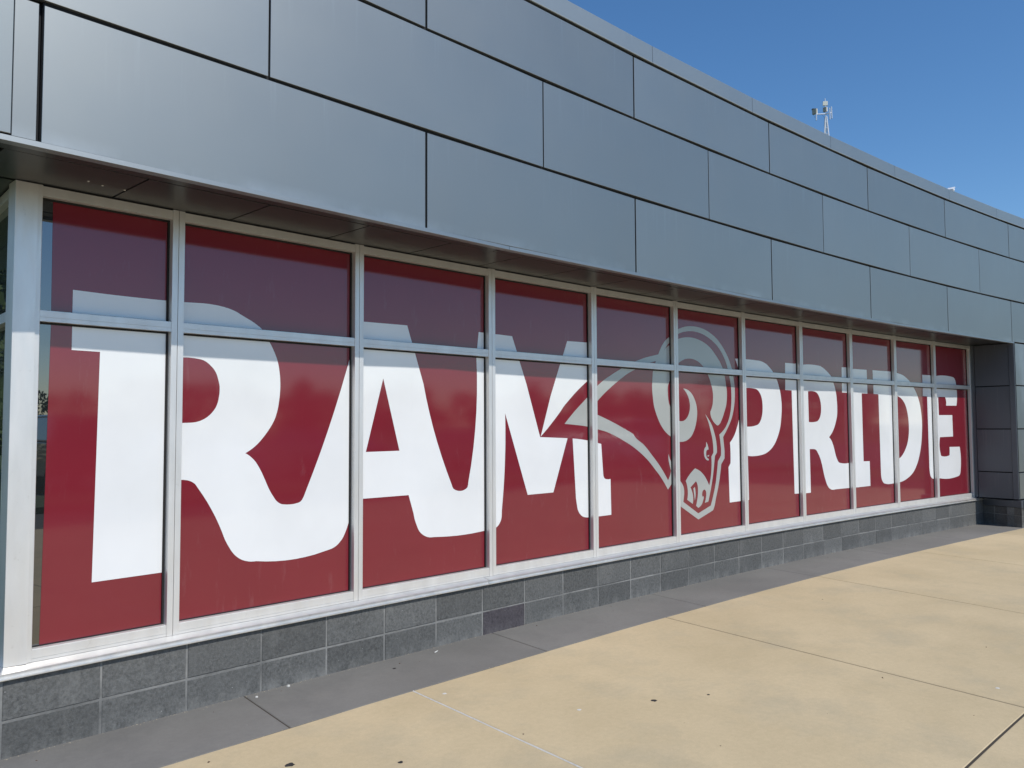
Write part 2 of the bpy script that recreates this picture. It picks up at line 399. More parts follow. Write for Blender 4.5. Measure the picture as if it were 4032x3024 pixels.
# soffit: trim strip, then panels
for a, b in zip(dj[:-1], dj[1:]):
    span('soffit_trim', a+0.001, b-0.001, 0.426, 0.5725, 2.545, 2.556, 'soffit', bld, 0.001)
sj = [0.7909 + 0.61295*k for k in range(0, 20)]; sj = [0.21] + sj[:]
sj = [s for s in sj if s < 12.3] + [12.395]
for a, b in zip(sj[:-1], sj[1:]):
    span('soffit_panel', a+0.004, b-0.004, -0.03, 0.4205, 2.5465, 2.558, 'soffit', bld, 0.0008)
for t_ in (0.612, 0.682, 0.782):
    vs = []; fs = []; tube(vs, fs, (0, 0, 0.0), (0, 0, -0.003), 0.0055, 10, 0.004)
    link('rivet', mesh('rivet', vs, fs, 'pebble'), bld, None, F(t_, 0.20 if t_ < .65 else 0.175, 2.5464))
# left side overhang
def FS(s, o, z=0.0):      # side wall frame: s runs back from the corner post, o outwards (to the left)
    c0 = F(0.375, 0.0); a = R_(5.0); d = Vector((math.sin(a), math.cos(a), 0)); nrm = Vector((-math.cos(a), math.sin(a), 0))
    return c0 + d*s + nrm*o + Vector((0, 0, z))
def FSr(s, o, z=0.0): return FS(-s, o, z)     # same frame walked so that outwards is on the right-hand side
for a, b in ((-0.57, 1.3), (1.3, 3.4), (3.4, 5.5)):
    A = -b; B = -a
    for z0, z1 in ((2.556, 3.112), (3.133, 3.7085), (3.7295, 4.195)):
        span('facade_panel', A+0.004, B-0.004, 0.30, 0.332, z0, z1, 'panel', bld, 0.002, FSr)
    span('coping', A+0.001, B-0.001, 0.0, 0.341, 4.2155, 4.350, 'coping', bld, 0.003, FSr)
    span('soffit_trim', A+0.001, min(B, 0.42)-0.001, 0.185, 0.330, 2.545, 2.556, 'soffit', bld, 0.001, FSr)
    span('soffit_panel', A+0.002 if b < 5 else A, min(B, -0.0)-0.002, -0.03, 0.182, 2.5465, 2.5575, 'soffit', bld, 0.0008, FSr)
    span('backing_wall', A, min(B, 0.50), -0.5, 0.296, 2.56, 4.215, 'cavity', bld, 0.001, FSr)

# return wall at the far end of the window recess, then the front carries on down to the ground
TR = 12.395
rz = [0.376, 0.747, 1.348, 1.950, 2.544]
def FR(s, o, z=0.0):      # s runs outwards along the return, its face looks back towards the camera (-t)
    A = F(TR, s, 0); th = K*TR; h = Vector((math.cos(th), math.sin(th), 0)); return A - h*o + Vector((0, 0, z))
def FRr(s, o, z=0.0): return FR(-s, o, z)
span('return_backing', 12.410, 12.8, -0.14, 0.53, 0.382, 2.558, 'cavity', bld, 0.001)
for a, b in zip(rz[:-1], rz[1:]):
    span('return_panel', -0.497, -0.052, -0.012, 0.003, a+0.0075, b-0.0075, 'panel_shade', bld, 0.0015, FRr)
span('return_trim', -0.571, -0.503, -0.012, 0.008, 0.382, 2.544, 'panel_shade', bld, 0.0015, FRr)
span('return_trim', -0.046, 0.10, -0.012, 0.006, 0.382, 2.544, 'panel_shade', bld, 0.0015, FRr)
for a, b in zip(rz[:-1], rz[1:]):
    for x0, x1 in ((12.405, 14.325), (14.337, 17.0)):
        span('facade_panel', x0, x1, PB, PF, a+0.008, b-0.008, 'panel', bld, 0.0012)
# the base under the return wall stands slightly askew of it
QA, QB = F(12.545, 0.030), F(12.372, 0.612); QD = (QB-QA).normalized(); QN = Vector((QD.y, -QD.x, 0))
if QN.x > 0: QN = -QN
def FQ(s, o, z=0.0): return QB - QD*(s+0.0) + QN*o + Vector((0, 0, z))     # s runs back from the outer corner
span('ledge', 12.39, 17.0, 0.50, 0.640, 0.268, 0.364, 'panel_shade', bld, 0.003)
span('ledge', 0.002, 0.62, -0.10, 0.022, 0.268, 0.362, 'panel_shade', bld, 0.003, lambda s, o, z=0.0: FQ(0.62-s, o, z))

# ------------------------------------------------------------------ block walls
def block_run(parent, ts, courses, o0, o1, fr=F, special=None):
    for ci, (z0, z1) in enumerate(courses):
        for i, (a, b) in enumerate(zip(ts[:-1], ts[1:])):
            m = 'block_purple' if special == (ci, i) else 'block'
            dz = RND.uniform(-0.0012, 0.0012); do = RND.uniform(-0.0015, 0.0015)
            ob = span('block', a+0.005, b-0.005, o0, round(o1+do, 4), z0+dz, z1+dz, m, parent, 0.003, fr, seed=(i % 5))
bw = empty('block_wall', F(6, 0.038, 0), label='low wall of dark grey painted concrete blocks in two courses under the window sill', cat='wall')
bts = [0.3004, 0.3604] + [0.772+0.4116*k for k in range(0, 29)]
bts = [t for t in bts if t < 12.25] + [12.555]
block_run(bw, bts, ((-0.05, 0.1515), (0.1615, 0.355)), -0.05, 0.038, special=(0, 8))
curved_wall('mortar', 0.30, 12.55, -0.06, 0.0350, -0.05, 0.354, 'mortar', bw, 30)
bw2 = empty('block_wall', F(12.4, 0.3, 0), label='shaded end of the block base under the dark return wall at the far right', cat='wall')
FQr = lambda s, o, z=0.0: FQ(0.62-s, o, z)
block_run(bw2, [0.0, 0.20, 0.614], ((-0.05, 0.152), (0.1605, 0.266)), -0.15, 0.008, FQr)
block_run(bw2, [12.395+0.41*k for k in range(10)], ((-0.05, 0.152), (0.1605, 0.266)), 0.40, 0.615)
span('mortar', 0.005, 0.608, -0.14, 0.0045, -0.05, 0.2655, 'mortar', bw2, 0.001, FQr)
curved_wall('mortar', 12.41, 16.4, 0.42, 0.6115, -0.05, 0.2655, 'mortar', bw2, 8)
o = span('wall_flank', 0.0, 6.0, -0.05, 0.03, -0.05, 0.36, 'block', bw, 0.003, lambda s, o, z=0.0: FS(6.0-s, o, z))

# ------------------------------------------------------------------ the window wall
ww = empty('window_wall', F(6, 0, 0.38), label='long ribbon of aluminium framed windows covered in maroon film with white lettering', cat='window')
GO = -0.043                                  # glass face
HM = 0.0315                                  # half width of a mullion
grooves = [1.125*k for k in range(1, 11)]
ends = [0.487] + [x for g in grooves for x in (g-HM, g+HM)] + [12.335]
bays = [(ends[2*i], ends[2*i+1]) for i in range(11)]
Z = dict(sb=0.3805, st=0.433, tb=1.915, tt=1.963, hb=2.494, ht=2.540)
def mullion(t, z0, z1, parent):              # two halves with a fine shadow gap
    pr = [(-HM, -0.09), (-HM, 0.0)]
    prof = [(-HM, 0.09), (-HM, -0.0), (-0.0015, -0.0), (-0.0015, 0.012), (0.0015, 0.012), (0.0015, 0.0), (HM, 0.0), (HM, 0.09)]
    key = ('mul', round(z1-z0, 3))
    if key not in _cache:
        n = len(prof); vs = [(x, y, z) for z in (0, z1-z0) for x, y in prof]
        fs = [[i, (i+1) % n, n+(i+1) % n, n+i] for i in range(n)] + [list(range(n)), list(range(n, 2*n))]
        _cache[key] = fixn(mesh('mullion', vs, fs, 'alu'))
    return link('mullion', _cache[key], parent, None, F(t, 0, z0), K*t)
for g in grooves: mullion(g, 0.3800, 2.5445, ww)
span('corner_post', 0.375, 0.487, -0.10, 0.0, 0.3800, 2.5448, 'alu', ww, 0.002)
span('end_post', 12.335, 12.378, -0.09, 0.0, 0.3800, 2.5445, 'alu', ww, 0.0015)
# sill flashing in four lengths
sp = ((-0.05, 0.3640), (-0.05, 0.3795), (0.0, 0.3790), (0.048, 0.3650), (0.0520, 0.3620), (0.0470, 0.3475), (0.0605, 0.3425), (0.0605, 0.3380), (0.0405, 0.3380), (0.0405, 0.3560))
for a, b in ((0.325, 3.289), (3.290, 6.346), (6.347, 9.355), (9.356, 12.57)):
    n = 3; A = a
    vs = []; fs = []
    mid = F((a+b)/2, 0, 0)
    cs = [a+0.001+(b-a-0.002)*i/6 for i in range(7)]
    for t in cs:
        for oo, z in sp: vs.append(F(t, oo, z)-mid)
    m_ = len(sp)
    for i in range(6): fs += [[i*m_+k, i*m_+(k+1) % m_, (i+1)*m_+(k+1) % m_, (i+1)*m_+k] for k in range(m_)]
    fs += [list(range(m_)), [6*m_+k for k in range(m_)]]
    link('sill', fixn(mesh('sill', vs, fs, 'sill')), ww, None, mid, 0)

LETTERS = [["1275,4161 1416,4158 1561,4155 1711,4153 1864,4153 2022,4153 2184,4155 2351,4158 2392,4160 2433,4162 2474,4164 2516,4166 2557,4168 2599,4168 2641,4167 2663,4166 2685,4164 2707,4163 2729,4161 2750,4158 2772,4155 2795,4152 2817,4147 2840,4143 2862,4137 2884,4131 2906,4124 2927,4117 2948,4108 2968,4098 2988,4088 3009,4078 3029,4069 3050,4059 3070,4050 3091,4040 3112,4030 3132,4020 3152,4009 3172,3997 3192,3984 3212,3971 3232,3956 3250,3940 3265,3924 3279,3907 3292,3889 3303,3870 3315,3851 3326,3831 3337,3812 3349,3792 3361,3773 3372,3753 3383,3733 3393,3712 3404,3692 3414,3669 3424,3647 3433,3624 3441,3601 3447,3580 3453,3559 3458,3537 3462,3515 3465,3493 3469,3471 3471,3450 3474,3429 3476,3408 3477,3388 3478,3367 3479,3346 3479,3324 3479,3303 3478,3281 3477,3260 3475,3238 3474,3217 3472,3195 3469,3173 3466,3151 3463,3129 3460,3107 3456,3085 3451,3064 3446,3041 3440,3019 3433,2997 3426,2975 3418,2953 3409,2932 3399,2913 3389,2894 3378,2876 3366,2857 3354,2840 3341,2822 3329,2805 3317,2789 3304,2773 3291,2757 3278,2741 3264,2726 3250,2710 3235,2694 3220,2679 3204,2664 3188,2650 3171,2636 3153,2623 3135,2610 3117,2598 3098,2587 3079,2576 3059,2566 3079,2556 3099,2544 3117,2531 3137,2514 3156,2497 3174,2478 3190,2458 3205,2437 3219,2415 3233,2393 3259,2347 3282,2301 3305,2253 3327,2205 3350,2158 3377,2112 3407,2068 3420,2049 3434,2030 3451,2013 3475,1995 3502,1981 3527,1975 3553,1972 3580,1969 3607,1968 3634,1968 3660,1969 3687,1973 3710,1977 3734,1982 3754,1992 3774,2012 3789,2036 3801,2059 3811,2083 3822,2108 3922,2333 4020,2564 4114,2801 4205,3043 4292,3290 4376,3542 4456,3798 4608,4154 5301,4165 5572,3410 5620,3217 5676,3024 5738,2831 5808,2638 5886,2445 5971,2252 6063,2059 6074,2032 6090,2006 6120,1987 6157,1974 6191,1967 6226,1965 6261,1968 6293,1976 6324,1989 6349,2007 6362,2040 6366,2075 6421,2316 6465,2561 6498,2809 6521,3059 6532,3311 6533,3563 6522,3814 6570,4177 7231,4167 7528,3474 7815,2679 8433,2655 8098,1832 7539,1830 7084,3036 7087,2929 7088,2821 7087,2714 7086,2607 7083,2501 7078,2394 7073,2288 7067,2197 7060,2107 7052,2018 7043,1928 7033,1839 7022,1750 7011,1661 7008,1634 7007,1606 7006,1578 7003,1551 6997,1524 6987,1498 6969,1468 6945,1440 6920,1420 6890,1404 6849,1391 6804,1384 6768,1381 6730,1381 6693,1384 6558,1375 6424,1368 6292,1365 6161,1365 6032,1369 5905,1375 5779,1384 5744,1386 5709,1387 5675,1390 5641,1398 5609,1410 5578,1426 5550,1444 5525,1465 5506,1485 5491,1506 5479,1529 5468,1552 5458,1575 5447,1599 5437,1624 5428,1648 5421,1672 5415,1697 5410,1721 5328,1965 4616,1965 4531,1964 4516,1932 4502,1901 4488,1869 4474,1838 4461,1806 4447,1774 4434,1743 4426,1720 4418,1698 4409,1675 4401,1653 4392,1630 4382,1609 4373,1589 4363,1570 4353,1551 4343,1532 4331,1514 4317,1497 4300,1480 4282,1463 4263,1447 4242,1433 4220,1421 4198,1412 4175,1405 4150,1400 4126,1395 4101,1391 4077,1387 3950,1364 3823,1350 3696,1342 3570,1341 3445,1347 3323,1359 3203,1377 3182,1377 3160,1378 3139,1380 3118,1384 3093,1390 3069,1397 3045,1407 3022,1418 3000,1432 2979,1448 2959,1465 2941,1483 2927,1500 2914,1517 2902,1535 2891,1553 2880,1571 2867,1592 2855,1613 2844,1634 2833,1656 2799,1741 2762,1825 2722,1907 2678,1987 2632,2066 2582,2142 2530,2216 2518,2233 2506,2251 2492,2266 2468,2283 2442,2295 2418,2303 2393,2307 2372,2310 2352,2311 2332,2312 2259,2315 2263,1390 1498,1384 1529,3586 1274,3588","2251,3567 2284,3573 2317,3577 2350,3580 2383,3582 2417,3582 2451,3580 2485,3577 2507,3574 2530,3572 2552,3567 2573,3561 2594,3551 2614,3539 2633,3525 2651,3509 2668,3493 2684,3476 2698,3457 2710,3438 2719,3420 2726,3402 2732,3383 2737,3364 2744,3340 2750,3316 2754,3291 2755,3272 2755,3252 2754,3232 2753,3212 2750,3192 2747,3173 2744,3153 2740,3134 2735,3116 2729,3097 2722,3080 2713,3062 2702,3045 2691,3029 2678,3013 2665,2999 2650,2984 2634,2971 2618,2958 2600,2947 2583,2937 2561,2927 2540,2918 2517,2912 2495,2906 2470,2903 2445,2901 2420,2900 2400,2899 2379,2899 2359,2898 2338,2898 2250,2897","4921,3460 5179,2540 4661,2537"],
["8442,4179 8927,4188 9024,4189 9092,4125 9138,4048 9160,3961 9159,3870 9135,3781 9087,3698 9017,3627 8971,3596 8924,3567 8886,3542 8848,3518 8811,3494 8773,3469 8737,3445 8701,3420 8665,3395 8634,3373 8604,3350 8574,3327 8544,3304 8515,3281 8486,3258 8457,3235 8422,3207 8387,3180 8354,3151 8330,3128 8308,3104 8285,3080 8256,3052 8226,3024 8196,2996 8166,2969 8135,2942 8105,2915 8074,2888 8039,2858 8005,2829 7970,2800 7934,2771 7899,2743 7863,2715 7828,2687 8053,3303"],
["8554,2648 8606,2645 8658,2641 8710,2636 8762,2631 8815,2625 8868,2618 8921,2611 8966,2604 9011,2596 9056,2588 9101,2579 9147,2570 9199,2560 9250,2550 9289,2086 9290,2072 9292,2058 9295,2035 9303,2012 9313,1998 9328,1985 9347,1977 9369,1972 9422,1966 9475,1971 9485,1384 9151,1382 9097,1382 9043,1383 8989,1385 8936,1387 8897,1388 8858,1392 8818,1399 8781,1410 8738,1434 8704,1463 8680,1493 8662,1524 8649,1564 8641,1604 8633,1638 8627,1672 8620,1706"],
["13314,4159 13420,4163 13527,4165 13634,4167 13742,4167 13851,4167 13961,4166 14070,4163 14158,4163 14244,4158 14311,4148 14375,4133 14436,4115 14499,4089 14557,4059 14611,4027 14654,3998 14695,3968 14733,3936 14775,3895 14812,3853 14846,3810 14873,3770 14897,3730 14919,3689 14939,3648 14956,3610 14972,3572 14986,3533 14997,3494 15009,3446 15018,3398 15024,3349 15029,3305 15031,3262 15031,3218 15030,3174 15026,3128 15020,3082 15013,3036 15004,2990 14995,2944 14986,2898 14974,2852 14960,2807 14945,2770 14928,2732 14909,2696 14889,2659 14866,2623 14841,2587 14812,2548 14782,2510 14747,2472 14709,2436 14659,2397 14604,2359 14543,2326 14487,2300 14427,2278 14364,2259 14296,2245 14225,2235 14153,2228 14078,2221 14002,2218 13926,2217 13850,2218 13775,2222 13702,2229 13716,1352 13030,1345 13012,2029 13084,2102 13087,2136 13089,2171 13091,2206 13092,2240 13092,2275 13092,2310 13092,2344 13090,2385 13088,2425 13085,2465 13081,2506 13124,2537 13164,2569 13200,2603 13234,2638 13264,2675 13291,2713 13314,2752 13337,2791 13359,2831 13379,2872 13398,2913 13419,2958 13439,3003 13456,3049 13468,3088 13476,3127 13483,3166 13488,3205 13492,3245 13495,3284 13499,3323 13503,3363 13506,3402 13508,3441 13510,3481 13511,3520 13510,3559 13509,3598 13505,3638 13501,3677 13496,3716 13490,3755 13482,3794 13472,3833 13460,3872 13448,3907 13434,3942 13418,3977 13402,4012 13384,4047 13362,4085 13339,4122","13578,3577 13653,3586 13731,3591 13809,3593 13886,3591 13963,3585 14025,3579 14083,3568 14140,3540 14184,3504 14223,3460 14251,3411 14265,3375 14275,3337 14281,3299 14285,3261 14287,3223 14286,3186 14282,3141 14275,3097 14263,3054 14249,3015 14231,2977 14206,2941 14166,2895 14108,2856 14050,2840 13986,2829 13920,2819 13851,2813 13782,2811 13714,2812 13646,2817 13581,2825"],
["15216,4168 15693,4169 15973,4163 16050,4169 16128,4174 16206,4177 16285,4179 16363,4180 16442,4179 16521,4176 16624,4172 16723,4162 16819,4135 16906,4099 16990,4062 17068,4022 17133,3986 17191,3947 17228,3905 17254,3859 17279,3813 17303,3773 17326,3734 17347,3693 17369,3641 17388,3589 17403,3536 17414,3483 17421,3430 17427,3377 17431,3324 17434,3271 17433,3218 17432,3170 17428,3122 17421,3075 17409,3027 17392,2985 17371,2942 17349,2900 17317,2842 17280,2785 17247,2743 17210,2701 17168,2662 17125,2626 17078,2592 17027,2559 17088,2518 17138,2474 17170,2432 17197,2389 17225,2340 17249,2289 17269,2238 17290,2187 17313,2137 17342,2087 17380,2038 17398,2016 17420,1995 17443,1980 17472,1967 17503,1961 17535,1957 17626,1946 17720,1940 17815,1939 17910,1943 18002,1952 18034,3590 17680,3590 17694,4180 17934,4187 18231,4165 18909,4169 18904,3590 18617,3589 18629,1962 18934,1956 18939,1360 18246,1358 17959,1362 17853,1365 17747,1366 17642,1367 17538,1368 17434,1368 17331,1368 17229,1367 17177,1364 17124,1365 17059,1377 17001,1398 16943,1434 16901,1475 16869,1517 16843,1560 16789,1658 16748,1758 16713,1858 16677,1957 16632,2055 16572,2149 16489,2239 16468,2261 16441,2281 16404,2295 16362,2303 16327,2306 16292,2307 16227,2308 16163,2308 16168,1354 15992,1354 15488,1371 15454,3583 15191,3585","16143,3580 16232,3589 16323,3590 16412,3583 16464,3575 16512,3563 16569,3529 16610,3488 16643,3443 16666,3396 16685,3340 16695,3283 16699,3231 16697,3179 16689,3122 16671,3066 16645,3018 16605,2973 16569,2944 16522,2921 16463,2910 16400,2904 16317,2899 16233,2899 16151,2904"],
["19210,4172 20180,4176 20279,4168 20377,4160 20477,4152 20570,4145 20663,4135 20766,4118 20863,4095 20967,4059 21063,4018 21148,3980 21226,3940 21285,3899 21337,3856 21386,3812 21440,3763 21491,3713 21539,3662 21583,3611 21618,3564 21649,3516 21678,3468 21703,3419 21725,3370 21747,3313 21764,3256 21777,3198 21789,3140 21798,3091 21806,3043 21812,2994 21816,2945 21818,2896 21819,2842 21817,2788 21812,2734 21806,2679 21799,2625 21791,2571 21782,2518 21773,2465 21762,2411 21749,2358 21734,2305 21718,2257 21701,2209 21682,2161 21661,2113 21638,2066 21615,2020 21590,1974 21563,1928 21533,1883 21500,1838 21463,1795 21417,1746 21369,1698 21316,1652 21256,1607 21188,1567 21107,1527 21018,1492 20924,1460 20824,1430 20718,1405 20618,1388 20515,1376 20416,1369 20316,1366 20216,1365 20099,1360 19982,1356 19866,1356 19754,1368 19692,1378 19635,1393 19588,1420 19555,1453 19528,1493 19512,1534 19498,1590 19495,1647 19466,3585 19219,3591","20253,3566 20379,3570 20501,3559 20579,3543 20650,3521 20730,3484 20796,3441 20863,3384 20916,3324 20949,3274 20974,3222 20996,3170 21013,3123 21027,3076 21038,3028 21048,2980 21056,2933 21061,2885 21065,2838 21066,2790 21065,2736 21062,2682 21055,2628 21045,2574 21031,2520 21011,2460 20987,2401 20956,2343 20923,2296 20886,2249 20845,2204 20797,2156 20745,2110 20684,2067 20608,2021 20516,1984 20436,1968 20352,1957 20283,1951 20213,1946"],
["21924,4157 22410,4162 22726,4154 22857,4166 22989,4176 23123,4181 23258,4183 23392,4181 23525,4176 23657,4167 23731,4162 23800,4152 23856,4128 23897,4097 23930,4047 23947,3995 23979,3906 24001,3815 24012,3724 24013,3632 24003,3540 23983,3448 23953,3357 23307,3352 23321,3403 23322,3455 23310,3506 23285,3555 23273,3572 23259,3589 22838,3585 22853,3087 23665,3091 23673,2494 22872,2485 22846,2420 22830,2353 22822,2287 22823,2220 22834,2153 22853,2087 22881,2022 22887,1999 22906,1978 22938,1969 22975,1963 23095,1951 23221,1952 23340,1966 23380,1973 23413,1983 23426,2007 23425,2034 23433,2092 23434,2150 23429,2209 24068,2202 24091,2110 24107,2017 24116,1924 24118,1831 24112,1738 24098,1645 24078,1553 24069,1508 24051,1464 24022,1427 23973,1397 23904,1382 23826,1373 23683,1357 23535,1346 23385,1340 23234,1340 23085,1345 22937,1356 22794,1371 22680,1363 22564,1363 22450,1370 22394,1376 22342,1385 22280,1414 22238,1451 22204,1512 22192,1575 22181,1632 22176,1689 22177,1747 22167,3585 21913,3590"]]
